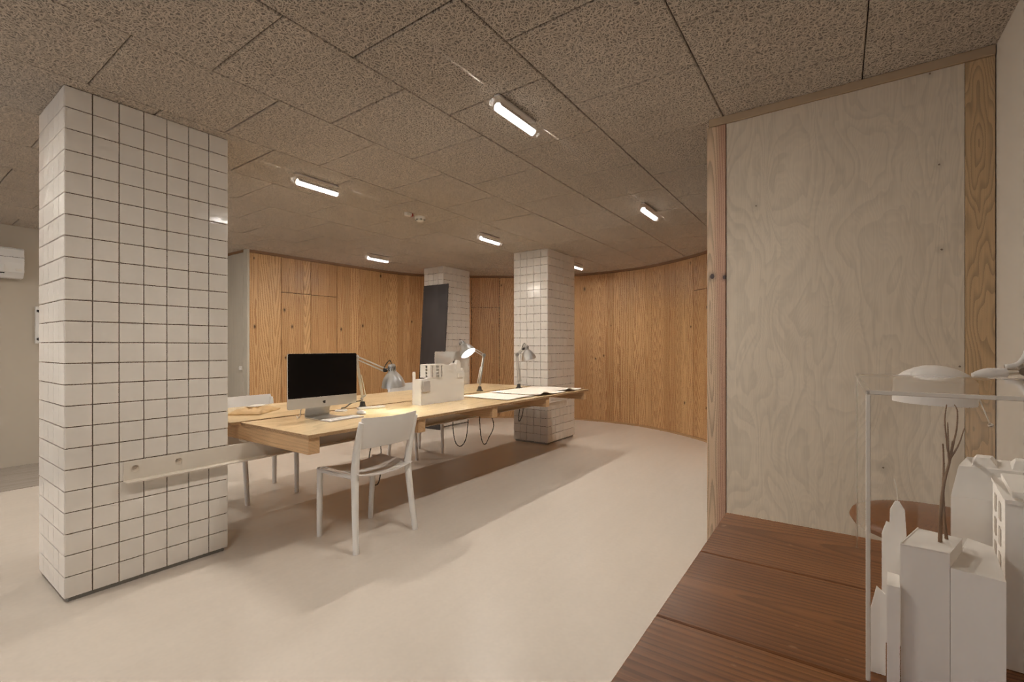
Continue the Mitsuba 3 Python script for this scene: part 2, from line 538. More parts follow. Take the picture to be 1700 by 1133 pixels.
# rear wall behind the camera with three tall windows
key = struct('wall_rear')
wins = [(0.2, 1.9), (2.3, 4.0), (4.4, 6.1)]
zs0, zs1 = 0.35, 2.05
pieces = [box(-4.1, -4.0, -0.6, 6.8, 0, zs0), box(-4.1, -4.0, -0.6, 6.8, zs1, 2.45)]
ys = [-0.6] + [v for w in wins for v in w] + [6.8]
for a, b in zip(ys[0::2], ys[1::2]):
    pieces.append(box(-4.1, -4.0, a, b, zs0, zs1))
part(key, 'panel', cat(*pieces), 'm_paint')
for n_, (a, b) in enumerate(wins):
    key = struct(f'window_{n_ + 1}')
    fr = cat(box(-4.09, -4.03, a, a + .05, zs0, zs1), box(-4.09, -4.03, b - .05, b, zs0, zs1), box(-4.09, -4.03, a + .05, b - .05, zs0, zs0 + .05), box(-4.09, -4.03, a + .05, b - .05, zs1 - .05, zs1))
    part(key, 'frame', fr, 'm_white_steel')
    V = np.array([(-4.06, a + .05, zs0 + .05), (-4.06, b - .05, zs0 + .05), (-4.06, b - .05, zs1 - .05), (-4.06, a + .05, zs1 - .05)])
    part(key, 'pane', (V, np.array([[0, 1, 2, 3]])), 'm_clear')

# ceiling: dark void above, wood-wool boards in running bond
key = struct('ceiling')
part(key, 'backing', box(-4.2, 7.6, -0.8, 7.0, CEIL + 0.024, CEIL + 0.10), 'm_void')
PITCH, GAP = 0.5827, 0.0045
room_wide = ROOM.buffer(0.30)
far_panels = []
for r in range(-3, 11):
    y0 = 1.079 + (r - 1) * PITCH          # row r lies between y0 and y0 + PITCH
    off = 1.49 if r % 2 == 0 else 1.207
    for c in range(-11, 12):
        x0 = off + c * PITCH
        cell = Polygon([(x0, y0), (x0 + PITCH, y0), (x0 + PITCH, y0 + PITCH), (x0, y0 + PITCH)])
        if not cell.intersects(room_wide):
            continue
        g = GAP / 2 + RNG.uniform(-0.0008, 0.0008)
        dz = RNG.uniform(-0.0012, 0.0012)
        b = 0.0035
        X0, X1, Y0, Y1 = x0 + g, x0 + PITCH - g, y0 + g, y0 + PITCH - g
        Y1 = min(Y1, 6.74)
        zb, zt = CEIL + dz, CEIL + 0.024
        V = [(X0 + b, Y0 + b, zb), (X1 - b, Y0 + b, zb), (X1 - b, Y1 - b, zb), (X0 + b, Y1 - b, zb),
             (X0, Y0, zb + b), (X1, Y0, zb + b), (X1, Y1, zb + b), (X0, Y1, zb + b), (X0, Y0, zt), (X1, Y0, zt), (X1, Y1, zt), (X0, Y1, zt)]
        Q = [[3, 2, 1, 0]]
        for i in range(4):
            j = (i + 1) % 4
            Q += [[i, j, j + 4, i + 4], [i + 4, j + 4, j + 8, i + 8]]
        if x0 < -1.2:
            V = np.array(V)
            q = np.array(Q)
            far_panels.append(trimesh.Trimesh(V, np.vstack([q[:, [0, 1, 2]], q[:, [0, 2, 3]]]), process=False))
        else:
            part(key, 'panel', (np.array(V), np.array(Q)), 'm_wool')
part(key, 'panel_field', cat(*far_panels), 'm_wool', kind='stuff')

# timber wall: planks one by one, doors cut into it
wall_key = struct('wall_back')
core_pts = [np.array(wall_curve.interpolate(d).coords[0]) for d in np.linspace(0, wall_curve.length, 120)]


def offset_line(d, o):
    p = np.array(wall_curve.interpolate(d).coords[0])
    q = np.array(wall_curve.interpolate(min(d + 0.01, wall_curve.length)).coords[0])
    p0 = np.array(wall_curve.interpolate(max(d - 0.01, 0)).coords[0])
    t = (q - p0) / np.linalg.norm(q - p0)
    nrm = np.array([t[1], -t[0]])          # towards the room
    return p + nrm * o, t


def ribbon(o0, o1, z0, z1, d0=0.0, d1=None, n=120):
    d1 = wall_curve.length if d1 is None else d1
    V, Q = [], []
    ds = np.linspace(d0, d1, n)
    for d in ds:
        a, _ = offset_line(d, o0)
        b, _ = offset_line(d, o1)
        V += [(*a, z0), (*a, z1), (*b, z1), (*b, z0)]
    for i in range(n - 1):
        p, q = 4 * i, 4 * i + 4
        for e in range(4):
            f = (e + 1) % 4
            Q.append([p + e, p + f, q + f, q + e])
    Q.append([3, 2, 1, 0])
    e = 4 * (n - 1)
    Q.append([e, e + 1, e + 2, e + 3])
    m = trimesh.Trimesh(np.array(V), np.vstack([np.array(Q)[:, [0, 1, 2]], np.array(Q)[:, [0, 2, 3]]]), process=True)
    m.fix_normals()
    return m


part(wall_key, 'core', ribbon(-0.12, -0.022, 0.0, CEIL, n=100), 'm_void')
struct('trim_1')
solo('trim_1', ribbon(-0.02, 0.012, CEIL - 0.034, CEIL, n=140), 'm_pine_trim')
struct('baseboard_back')
solo('baseboard_back', ribbon(-0.02, 0.004, 0.0, 0.026, n=140), 'm_base_trim')


def dist_at(x, y):
    return wall_curve.project(Point(x, y))


# doors: (start, end, top height, seam distances)
D1a, D1s, D1b = dist_at(3.20, 5.9), dist_at(3.60, 5.9), dist_at(3.99, 5.9)
D2a, D2b = dist_at(5.99, 5.05), dist_at(6.25, 4.66)
D3a, D3b = dist_at(6.30, 1.56), dist_at(5.75, 1.02)
door_keys = {}
doors = [('door_1', D1a, D1s, 1.905), ('door_2', D1s, D1b, 1.905), ('door_3', D2a, D2b, 1.86), ('door_4', D3a, D3b, 1.925)]
for name, *_ in doors:
    door_keys[name] = struct(name)
cuts = sorted({D1a, D1s, D1b, D2a, D2b, D3a, D3b})
widths = [0.118, 0.094, 0.135, 0.105, 0.09, 0.128, 0.11, 0.098, 0.14, 0.10]
stops, d, wi = [0.0], 0.0, 0
limits = cuts + [wall_curve.length]
for lim in limits:
    seg = lim - stops[-1]
    ws = []
    while sum(ws) < seg - 0.06:
        ws.append(widths[wi % len(widths)])
        wi += 1
    sc_ = seg / sum(ws)
    base = stops[-1]
    for i, w in enumerate(ws):
        stops.append(base + sum(ws[:i + 1]) * sc_)
idx = 0
for a, b in zip(stops[:-1], stops[1:]):
    if a > dist_at(5.0, 0.68):       # the wall's hidden run beyond the partition
        break
    m = (a + b) / 2
    pa, _ = offset_line(a, 0)
    pb, _ = offset_line(b, 0)
    ctr, ang = (pa + pb) / 2, math.atan2(pb[1] - pa[1], pb[0] - pa[0])
    w = np.linalg.norm(pb - pa)
    dn = next((q for q in doors if q[1] - 1e-6 <= a and b <= q[2] + 1e-6), None)
    g0 = 0.0035 if any(abs(a - q) < 1e-6 for q in cuts) else 0.0005
    g1 = 0.0035 if any(abs(b - q) < 1e-6 for q in cuts) else 0.0005
    shift = (g0 - g1) / 2
    ux, uy = math.cos(ang), math.sin(ang)
    spans = [(wall_key, 0.028, CEIL - 0.036)] if dn is None else [(door_keys[dn[0]], 0.030, dn[3] - 0.003), (wall_key, dn[3] + 0.003, CEIL - 0.036)]
    proud = RNG.uniform(-0.0006, 0.0006)
    for kk, z0, z1 in spans:
        (V, Q), uv = slab(w - g0 - g1, z1 - z0, 0.021 + proud, 0.0012, idx)
        uv[:, 1] += z0
        # local +y must point away from the room: the room lies right of the direction of travel
        V = V.copy()
        part(kk, 'plank', mikit.ply((V, Q), 'm_pine', uv=uv, to_world=place(ctr[0] + ux * shift - uy * 0.021, ctr[1] + uy * shift + ux * 0.021, z0, ang)), None)
    idx += 1


def ring_pull(dist, z, door):
    p, t = offset_line(dist, 0.0005)
    nrm = np.array([t[1], -t[0], 0])
    m = frame((*p, z), nrm, (0, 0, 1))
    prof = [(0.041, -0.002), (0.041, 0.003), (0.037, 0.004), (0.033, 0.003), (0.033, -0.001), (0.0, -0.001)]
    part(door_keys[door], 'ring_pull', lathe(prof, 28, m), 'm_base_trim', smooth=40, label='round recessed wooden finger pull')


ring_pull(D2a + 0.055, 0.985, 'door_3')
p_, t_ = offset_line(D2a - 0.055, 0.0005)
part(wall_key, 'ring_pull', lathe([(0.041, -0.002), (0.041, 0.003), (0.037, 0.004), (0.033, 0.003), (0.033, -0.001), (0.0, -0.001)], 28, frame((*p_, 0.985), (t_[1], -t_[0], 0), (0, 0, 1))), 'm_base_trim', smooth=40)

# grey end panel of the timber box: a flush door with a white knob
key = struct('door_5')
part(key, 'leaf', box(2.780, 2.800, 6.02, 6.69, 0.02, CEIL - 0.03, 0.0015), 'm_grey_ply')
part(key, 'backing', box(2.8065, 2.86, 5.95, 6.70, 0.0, 2.45), 'm_void')
part(key, 'jamb', box(2.778, 2.806, 5.915, 6.012, 0.0, CEIL - 0.001, 0.0015), 'm_grey_ply')
part(key, 'knob', cat(box(2.752, 2.779, 6.035, 6.075, 0.905, 0.955, 0.006)), 'm_white_plastic', label='small white catch on the grey door')
struct('trim_2')
solo('trim_2', box(2.772, 2.80, 6.013, 6.70, CEIL - 0.029, CEIL), 'm_pine_trim')

# partition: pine post, birch plywood panel, pine strip, top trim
key = struct('wall_partition')
PX = 2.633
part(key, 'core', box(PX + 0.012, PX + 0.10, -0.512, 0.565, 0.0, CEIL), 'm_void')


def facing_board(y0, y1, z0, z1, idx_, mat, nm, t=0.014, lab=None):
    (V, Q), uv = slab(y1 - y0, z1 - z0, t, 0.0012, idx_)
    # stands in the plane x = PX, its face looking to -x
    W = np.stack([PX + t + V[:, 1], (y0 + y1) / 2 - V[:, 0], z0 + V[:, 2]], 1)
    part(key, nm, mikit.ply((W, Q), mat, uv=uv), None, label=lab)


facing_board(-0.423, 0.4825, 0.0, 2.353, 0, 'm_birch_panel', 'plywood_panel', 0.012, 'pale birch plywood panel')
facing_board(-0.512, -0.4245, 0.0, 2.353, 3, 'm_strip', 'pine_strip', 0.013, 'pine board with swirling grain')
post = box(PX - 0.006, PX + 0.10, 0.484, 0.576, 0.0, 2.352, 0.002)
(V, Q), uv = slab(0.092, 2.352, 0.018, 0.002, 5)
W = np.stack([PX - 0.006 + 0.018 + V[:, 1], 0.530 - V[:, 0], V[:, 2]], 1)
part(key, 'pine_post', mikit.ply((W, Q), 'm_post', uv=uv), None, label='pinkish pine post with dark knots')
part(key, 'post_return', box(PX + 0.012, PX + 0.12, 0.5655, 0.576, 0, 2.352), 'm_trim_pale')
part(key, 'top_trim', box(PX - 0.010, PX + 0.10, -0.512, 0.566, 2.354, CEIL, 0.002), 'm_trim_pale')


# ------------------------------------------------------------------ tiled pillars
TP, TW = 0.1, 0.0958          # tile pitch, tile size
TH = 0.0988                   # course height
(tv, tq), _ = slab(TW, TH - 0.0042, 0.008, 0.0014)
TILE_VARIANTS = []
for q in range(1):
    TILE_VARIANTS.append(mikit.ply((tv, tq), 'm_tile'))


def pillar(label, x, y, nx, ny, seed):
    rng = np.random.default_rng(seed)
    key = thing('tiled_pillar', label, 'pillar')
    w, dp = nx * TP, ny * TP
    part(key, 'core', box(x + 0.0065, x + w - 0.0065, y + 0.0065, y + dp - 0.0065, 0.021, CEIL - 0.0005), 'm_grout')
    part(key, 'plinth', box(x + 0.016, x + w - 0.016, y + 0.016, y + dp - 0.016, 0.0, 0.0215), 'm_plinth', label='recessed dark grey plinth')
    hidden = []

    def face(px, py, ang, n, seen):
        ux, uy = math.cos(ang), math.sin(ang)
        ox, oy = -uy, ux               # local +y
        for c in range(n):
            for r in range(24):
                cx, cz = (c + 0.5) * TP, 0.021 + r * TH + 0.0021
                bx, by = px + ux * cx + ox * 0.008, py + uy * cx + oy * 0.008
                j = rng.normal(0, 1, 4)
                T = M4().translate([bx - ox * j[0] * 0.0003, by - oy * j[0] * 0.0003, cz]).rotate([0, 0, 1], math.degrees(ang) + 0.16 * j[1]).rotate([1, 0, 0], 0.16 * j[2]).rotate([0, 1, 0], 0.22 * j[3])
                if seen:
                    part(key, 'tile', {**TILE_VARIANTS[0], 'to_world': T}, None)
                else:
                    m = np.array(T.matrix)
                    q = trimesh.Trimesh(tv, np.vstack([tq[:, [0, 1, 2]], tq[:, [0, 2, 3]]]), process=False)
                    q.apply_transform(m)
                    hidden.append(q)
    face(x, y, 0.0, nx, True)                                  # looks to -y
    face(x, y + dp, -math.pi / 2, ny, True)                    # looks to -x
    face(x + w, y, math.pi / 2, ny, False)
    face(x + w, y + dp, math.pi, nx, False)
    part(key, 'tile_field', cat(*hidden), 'm_tile', kind='stuff')
    return key


P1 = (0.560, 2.911)
P3 = (4.855, 2.890)
P2 = (5.021, 4.776)
pillar('large foreground pillar in white square tiles with a steel rail bolted on', *P1, 7, 5, 1)
pillar('white tiled pillar at the far end of the long table', *P3, 7, 5, 2)
k2 = pillar('white tiled pillar with a black board leaning on it', *P2, 6, 4, 3)
# hand-painted mark on a bottom tile of that pillar
sx, sz = P2[0], 0.0


def stroke(pts, w=0.006):
    return LineString(pts).buffer(w, cap_style='round')


mark = [stroke([(0.020, 0.085), (0.014, 0.064), (0.036, 0.066)], 0.0035), stroke([(0.037, 0.078), (0.039, 0.040)], 0.0045), stroke([(0.046, 0.080), (0.050, 0.096), (0.064, 0.099), (0.072, 0.048), (0.094, 0.105)], 0.0055)]
from shapely.ops import unary_union
mk = unary_union(mark)
mg = cat(*[extrude(g, 0.0012, upright(P2[0], P2[1] - 0.0005, 0.012)) for g in (mk.geoms if hasattr(mk, 'geoms') else [mk])])
part(k2, 'painted_mark', mg, 'm_black', label='hand-painted black 4V mark on the lowest corner tile')

# ------------------------------------------------------------------ ceiling tubes
def ceiling_light(x, y, label, visible=(), power=1.0):
    key = thing('ceiling_light', label, 'ceiling light', 'tube lights on the wood-wool ceiling')
    L, zc = 0.155, CEIL - 0.060
    part(key, 'base', box(x - L - 0.01, x + L + 0.01, y - 0.016, y + 0.016, CEIL - 0.012, CEIL - 0.0018, 0.003), 'm_clear_cap', label='grey translucent base strip')
    # frosted tube: the diodes shine through its lower part, its flanks only glow
    r = 0.021

    def arc_mesh(a0, a1, n):
        a0, a1 = math.radians(a0), math.radians(a1)
        V, Q = [], []
        for i in range(n + 1):
            t = a0 + (a1 - a0) * i / n
            for s in (-L, L):
                V.append((x + s, y + r * math.cos(t), zc + r * math.sin(t)))
        for i in range(n):
            Q.append([2 * i, 2 * i + 2, 2 * i + 3, 2 * i + 1])
        q = np.array(Q)
        m_ = trimesh.Trimesh(np.array(V), np.vstack([q[:, [0, 1, 2]], q[:, [0, 2, 3]]]), process=False)
        mid = m_.triangles_center - np.array([x, y, zc])
        mid[:, 0] = 0
        if (m_.face_normals * mid).sum() < 0:
            m_.invert()
        return m_
    part(key, 'tube', arc_mesh(247, 293, 8), 'm_tube', label='glowing tube', emitter={'type': 'area', 'radiance': rgb(*[c * TUBE_POWER * power for c in TUBE_COLOR])})
    part(key, 'tube_flank', cat(arc_mesh(172, 247, 6), arc_mesh(293, 368, 6), *[trimesh.Trimesh(np.array([(x + s * L, y, zc)] + [(x + s * L, y + r * math.cos(t), zc + r * math.sin(t)) for t in np.linspace(0, 2 * math.pi, 16, endpoint=False)]), np.array([[0, 1 + k, 1 + (k + 1) % 16][::s] for k in range(16)]), process=False) for s in (-1, 1)]), 'm_tube', label='softly glowing flank of the tube', emitter={'type': 'area', 'radiance': rgb(*[c * 4.0 * power for c in TUBE_COLOR]), 'sampling_weight': 0.25 if visible else 0.08})
    part(key, 'tube_top', arc_mesh(8, 172, 10), 'm_clear_cap')
    for s in (-1, 1):
        prof = [(0.0, -0.016), (0.026, -0.016), (0.028, -0.010), (0.028, 0.010), (0.026, 0.016), (0.0, 0.016)]
        m = frame((x + s * (L + 0.018), y, zc + 0.004), (1, 0, 0), (0, 0, 1))
        part(key, 'end_cap', lathe(prof, 24, m), 'm_clear', smooth=40, label='clear end cap')
        part(key, 'clip', box(x + s * (L - 0.012) - 0.006, x + s * (L - 0.012) + 0.006, y - 0.031, y + 0.031, zc - 0.004, CEIL - 0.003, 0.002), 'm_clear')
    # light that leaves the clear ends grazes the ceiling as a thin streak
    for s in visible:
        scene[f'{key}_glint_{(s + 1) // 2}'] = {'type': 'spot', 'intensity': rgb(*[c * 4.5 for c in TUBE_COLOR]), 'cutoff_angle': 2.5, 'beam_width': 0.4, 'sampling_weight': 1.5,
                                                'to_world': M4().look_at(origin=[x + s * (L + 0.036), y, CEIL - 0.0065], target=[x + s * (L + 0.036 + 0.150), y, CEIL], up=[0, 0, 1])}
    return key


tube_notes = {(2, 0): 'nearest glowing tube light on the ceiling, over the open floor', (2, 1): 'glowing tube light on the ceiling above the near end of the table',
              (3, 0): 'glowing tube light on the ceiling towards the right of the room', (3, 1): 'glowing tube light on the ceiling before the far tiled pillar',
              (3, 2): 'glowing tube light on the ceiling by the double timber doors', (4, 1): 'glowing tube light just showing beside the far tiled pillar',
              (2, 2): 'glowing tube light peeping out behind the foreground pillar'}
hidden_notes = {0: 'glowing tube light over the rear of the room by the windows, %s row', 1: 'glowing tube light above the foreground outside the picture, %s row'}
for i, x in enumerate(TUBE_X):
    for j, y in enumerate(TUBE_Y):
        if i == 4 and j != 1:
            continue
        ceiling_light(x, y, tube_notes[i, j] if (i, j) in tube_notes else hidden_notes[i] % ('right', 'middle', 'left')[j], {(4, 1): (1,), (2, 2): (1,)}.get((i, j), (-1, 1) if (i, j) in tube_notes else ()), (0.45, 0.85, 1.0, 1.0, 0.7)[i] * (1.2, 1.0, 1.0)[j])

# smoke detector and call box
key = thing('smoke_detector', 'round white smoke detector on the wood-wool ceiling', 'smoke detector')
m = frame((3.03, 3.175, CEIL), (0, 0, -1))
part(key, 'base', lathe([(0.0, 0.0), (0.052, 0.0), (0.052, 0.012), (0.046, 0.020), (0.0, 0.020)], 28, m), 'm_detector', smooth=40)
part(key, 'chamber', lathe([(0.036, 0.020), (0.036, 0.034), (0.026, 0.042), (0.0, 0.043)], 28, m), 'm_detector', smooth=40)
for q in range(6):
    a = q * math.pi / 3
    part(key, 'slot', box(3.03 + 0.036 * math.cos(a) - 0.006, 3.03 + 0.036 * math.cos(a) + 0.006, 3.175 + 0.036 * math.sin(a) - 0.006, 3.175 + 0.036 * math.sin(a) + 0.006, CEIL - 0.032, CEIL - 0.024), 'm_black')
key = thing('alarm_box', 'small white box with a red side beside the smoke detector', 'sensor')
part(key, 'body', box(2.835, 2.895, 3.135, 3.175, CEIL - 0.030, CEIL - 0.001, 0.003), 'm_detector')
part(key, 'lens', box(2.897, 2.915, 3.137, 3.173, CEIL - 0.028, CEIL - 0.002, 0.003), 'm_red', label='dark red lens')

# ------------------------------------------------------------------ left wall fittings
key = thing('air_conditioner', 'white wall-mounted air conditioner high on the left wall', 'air conditioner')
ax0, ax1 = 0.10, 0.965
part(key, 'body', extrude([(0, 0.03), (0.04, 0.0), (0.15, 0.0), (0.20, 0.05), (0.215, 0.14), (0.205, 0.27), (0.19, 0.285), (0, 0.285)], ax1 - ax0, np.array([[0, 0, 1, ax0], [-1, 0, 0, 6.698], [0, 1, 0, 1.86], [0, 0, 0, 1.0]])), 'm_ac')
part(key, 'flap', box(ax0 + 0.03, ax1 - 0.135, 6.47, 6.515, 1.905, 1.975, 0.004), 'm_ac', label='louvre flap')
part(key, 'gap', box(ax0 + 0.025, ax1 - 0.13, 6.505, 6.53, 1.895, 1.985), 'm_black')
part(key, 'seam', box(ax0, ax1 + 0.001, 6.483, 6.50, 2.052, 2.056), 'm_plinth')
part(key, 'display', box(ax1 - 0.055, ax1 - 0.015, 6.485, 6.52, 1.925, 1.945), 'm_detector')
key = thing('meter_cabinet', 'white framed cabinet on the left wall half behind the foreground pillar', 'cabinet')
part(key, 'frame', cat(box(1.07, 1.095, 6.66, 6.698, 1.225, 1.60), box(1.38, 1.41, 6.66, 6.698, 1.225, 1.60), box(1.095, 1.38, 6.66, 6.698, 1.575, 1.60), box(1.095, 1.38, 6.66, 6.698, 1.225, 1.25)), 'm_ac')
part(key, 'door', box(1.097, 1.378, 6.672, 6.69, 1.252, 1.573, 0.002), 'm_grey_paint')
for z in (1.27, 1.555):
    part(key, 'hinge', box(1.078, 1.100, 6.655, 6.661, z - 0.012, z + 0.012), 'm_black')

# ------------------------------------------------------------------ steel rails
def rail(y, s, label, x1):
    """L-shaped rail on the pillar faces, s = -1 towards the viewer"""
    key = thing('steel_rail', label, 'rail')
    x0, z0, z1, t = P1[0] + 0.215, 0.512, 0.612, 0.007
    ya, yb = sorted((y + s * 0.0005, y + s * (t + 0.0005)))
    part(key, 'upright_flange', box(x0, x1, ya, yb, z0, z1, 0.001), 'm_white_steel')
    ya, yb = sorted((y + s * (t + 0.0005), y + s * 0.060))
    part(key, 'lower_flange', box(x0, x1, ya, yb, z0, z0 + t, 0.001), 'm_white_steel')
    if s < 0:
        for bx in (0.822, 1.010):
            m = frame((bx, y + s * (t + 0.0005), 0.571), (0, s, 0), (0, 0, 1))
            w = part(key, 'washer', lathe([(0.0165, 0), (0.0165, 0.002), (0.006, 0.0025)], 24, m), 'm_chrome', smooth=30, label='steel washer')
            part(w, 'bolt_head', lathe([(0.0105, 0.002), (0.0105, 0.007), (0.009, 0.0095), (0.0, 0.0105)], 6, m), 'm_chrome', label='hexagon bolt head')
    return key


rail(P1[1], -1, 'white steel angle rail bolted across the foreground pillar and under the table', P3[0] + 0.45)
rail(P1[1] + 0.5, 1, 'white steel angle rail under the rear half of the table', P3[0] + 0.45)

# ------------------------------------------------------------------ the long table
TZ, TX0, TX1 = 0.72, 1.38, 4.72
YF, YG0, YG1, YR = 2.28, 3.020, 3.055, 3.83
table = thing('long_table', 'long birch plywood double table spanning between two tiled pillars', 'table')


def top(y0, y1, x0, name, lab, notch):
    z0 = TZ - 0.018
    poly = Polygon([(x0, y0), (TX1, y0), (TX1, y1), (x0, y1)])
    m = extrude(poly, 0.0165)
    m.apply_translation((0, 0, z0))
    kk = part(table, name, m, 'm_ply_edge', label=lab)
    s = extrude(poly.buffer(-0.0008), 0.0015)
    s.apply_translation((0, 0, z0 + 0.0165))
    part(kk, 'veneer', s, 'm_birch_top', label='satin birch veneer')
    return kk


top(YF, YG0, TX0, 'tabletop', 'front half of the plywood top', True)
top(YG1, YR, TX0 - 0.045, 'tabletop', 'rear half of the plywood top', True)
for bx in (1.387, 2.171, 2.982, 3.819, 4.627):
    y0, y1, zb, zt, w = YF + 0.012, YR - 0.012, 0.6128, TZ - 0.018, 0.066
    part(table, 'beam', box(bx, bx + w, y0, y1, zb, zt, 0.0015), 'm_beam', label='solid pine cross beam')
part(table, 'gap_light_stop', box(1.40, 4.70, 2.985, 3.092, 0.595, 0.6125, 0.002), 'm_white_steel', label='narrow white strip added under the gap to block lamp light')  # added strip, stops lamp light falling through the gap between the tops

# ------------------------------------------------------------------ chairs
def chair(x, y, ang, label):
    """local: +y is the way the sitter looks, seat centre at the origin on the floor"""
    key = thing('chair', label, 'chair', None)
    c, s = math.cos(ang), math.sin(ang)
    m = np.array([[c, -s, 0, x], [s, c, 0, y], [0, 0, 1, 0], [0, 0, 0, 1.0]])

    def put(name, mesh, mat='m_white_plastic', smooth=35, label=None):
        mesh = mesh.copy()
        mesh.apply_transform(m)
        part(key, name, mesh, mat, smooth=smooth, label=label)
    # seat: a shell, dished across, rolled at the rear
    nu, nv = 17, 15
    V = []
    for side in (0, 1):
        for j in range(nv):
            v = j / (nv - 1)
            for i in range(nu):
                u = i / (nu - 1) * 2 - 1
                half = 0.205 + 0.012 * v
                yy = -0.185 + 0.375 * v
                z = 0.432 + 0.016 * abs(u) ** 2.2 - 0.022 * (1 - u * u) * math.exp(-((v - 0.28) / 0.42) ** 2) - 0.024 * max(0, v - 0.86) / 0.14 + 0.006 * v
                edge = 0.004 if (i in (0, nu - 1) or j in (0, nv - 1)) else 0.0075
                V.append((u * half, yy - 0.01 * u * u * (1 - v), z - (0 if side == 0 else edge)))
    Q = []
    o = nu * nv
    for j in range(nv - 1):
        for i in range(nu - 1):
            a = j * nu + i
            Q.append([a, a + 1, a + nu + 1, a + nu])
            Q.append([o + a, o + a + nu, o + a + nu + 1, o + a + 1])
    rim = [i for i in range(nu)] + [j * nu + nu - 1 for j in range(1, nv)] + [(nv - 1) * nu + i for i in range(nu - 2, -1, -1)] + [j * nu for j in range(nv - 2, 0, -1)]
    for a, b in zip(rim, rim[1:] + rim[:1]):
        Q.append([b, a, o + a, o + b])
    q = np.array(Q)
    put('seat', trimesh.Trimesh(np.array(V), np.vstack([q[:, [0, 1, 2]], q[:, [0, 2, 3]]]), process=False), 'm_seat_pad', 35, 'dished seat shell')
    # rails under the seat edges, legs
    for sd in (-1, 1):
        put('side_rail', tube(curve([(sd * 0.196, -0.17, 0.424), (sd * 0.203, 0.0, 0.420), (sd * 0.207, 0.172, 0.420)], 10), [0.013] * 10, 10))
        put('leg', tube(curve([(sd * 0.207, 0.183, 0.434), (sd * 0.205, 0.188, 0.40), (sd * 0.198, 0.203, 0.18), (sd * 0.193, 0.212, 0.0)], 13), np.interp(np.linspace(0, 1, 12), [0, .1, 1], [0.016, 0.0205, 0.0165]), 14))
        put('leg', tube(curve([(sd * 0.226, -0.198, 0.0), (sd * 0.214, -0.176, 0.20), (sd * 0.203, -0.158, 0.40), (sd * 0.202, -0.158, 0.47), (sd * 0.205, -0.180, 0.60), (sd * 0.207, -0.222, 0.752)], 25), np.interp(np.linspace(0, 1, 25), [0, .45, .62, .8, 1], [0.0170, 0.0220, 0.0235, 0.0215, 0.015]), 14), label='rear leg rising into the back upright')
    # back panel: curved across, slightly raked
    nu, nv = 19, 6
    V = []
    for side in (0, 1):
        for j in range(nv):
            v = j / (nv - 1)
            for i in range(nu):
                u = i / (nu - 1) * 2 - 1
                z = 0.592 + 0.182 * v
                yc = -0.176 - (z - 0.592) * 0.29
                th = 0.0035 if (j in (0, nv - 1)) else 0.006
                V.append((u * 0.206, yc - 0.036 * (1 - u * u) + (th if side == 0 else -th), z + 0.006 * u * u * (v - 0.3)))
    Q = []
    o = nu * nv
    for j in range(nv - 1):
        for i in range(nu - 1):
            a = j * nu + i
            Q.append([a, a + nu, a + nu + 1, a + 1])
            Q.append([o + a, o + a + 1, o + a + nu + 1, o + a + nu])
    rim = [i for i in range(nu)] + [j * nu + nu - 1 for j in range(1, nv)] + [(nv - 1) * nu + i for i in range(nu - 2, -1, -1)] + [j * nu for j in range(nv - 2, 0, -1)]
    for a, b in zip(rim, rim[1:] + rim[:1]):
        Q.append([a, b, o + b, o + a])
    q = np.array(Q)
    put('backrest', trimesh.Trimesh(np.array(V), np.vstack([q[:, [0, 1, 2]], q[:, [0, 2, 3]]]), process=False), 'm_white_plastic', 35, 'curved back panel')
    return key


chair(1.880, 2.452, 0.0, 'white plastic chair in front of the table, seen from behind')
chair(1.900, 3.840, math.pi, 'white plastic chair behind the near end of the table, by the foreground pillar')
chair(3.610, 3.840, math.pi, 'white plastic chair behind the middle of the table, by the second computer')

# ------------------------------------------------------------------ computers
def bite_logo(h):
    """small fruit mark: two lobes, a bite and a leaf"""
    a = Point(-0.17, 0).buffer(0.34)
    b = Point(0.17, 0).buffer(0.34)
    body = a.union(b).union(Polygon([(-0.38, -0.1), (0.38, -0.1), (0.22, -0.5), (0.0, -0.44), (-0.22, -0.5)]).buffer(0.03))
    body = body.difference(Point(0.56, 0.06).buffer(0.22)).difference(Point(0, 0.42).buffer(0.11))
    leaf = Point(0.0, 0.5).buffer(0.2).intersection(Point(0.2, 0.7).buffer(0.22))
    from shapely import affinity
    return [affinity.scale(g, h, h, origin=(0, 0)) for g in (body, leaf)]


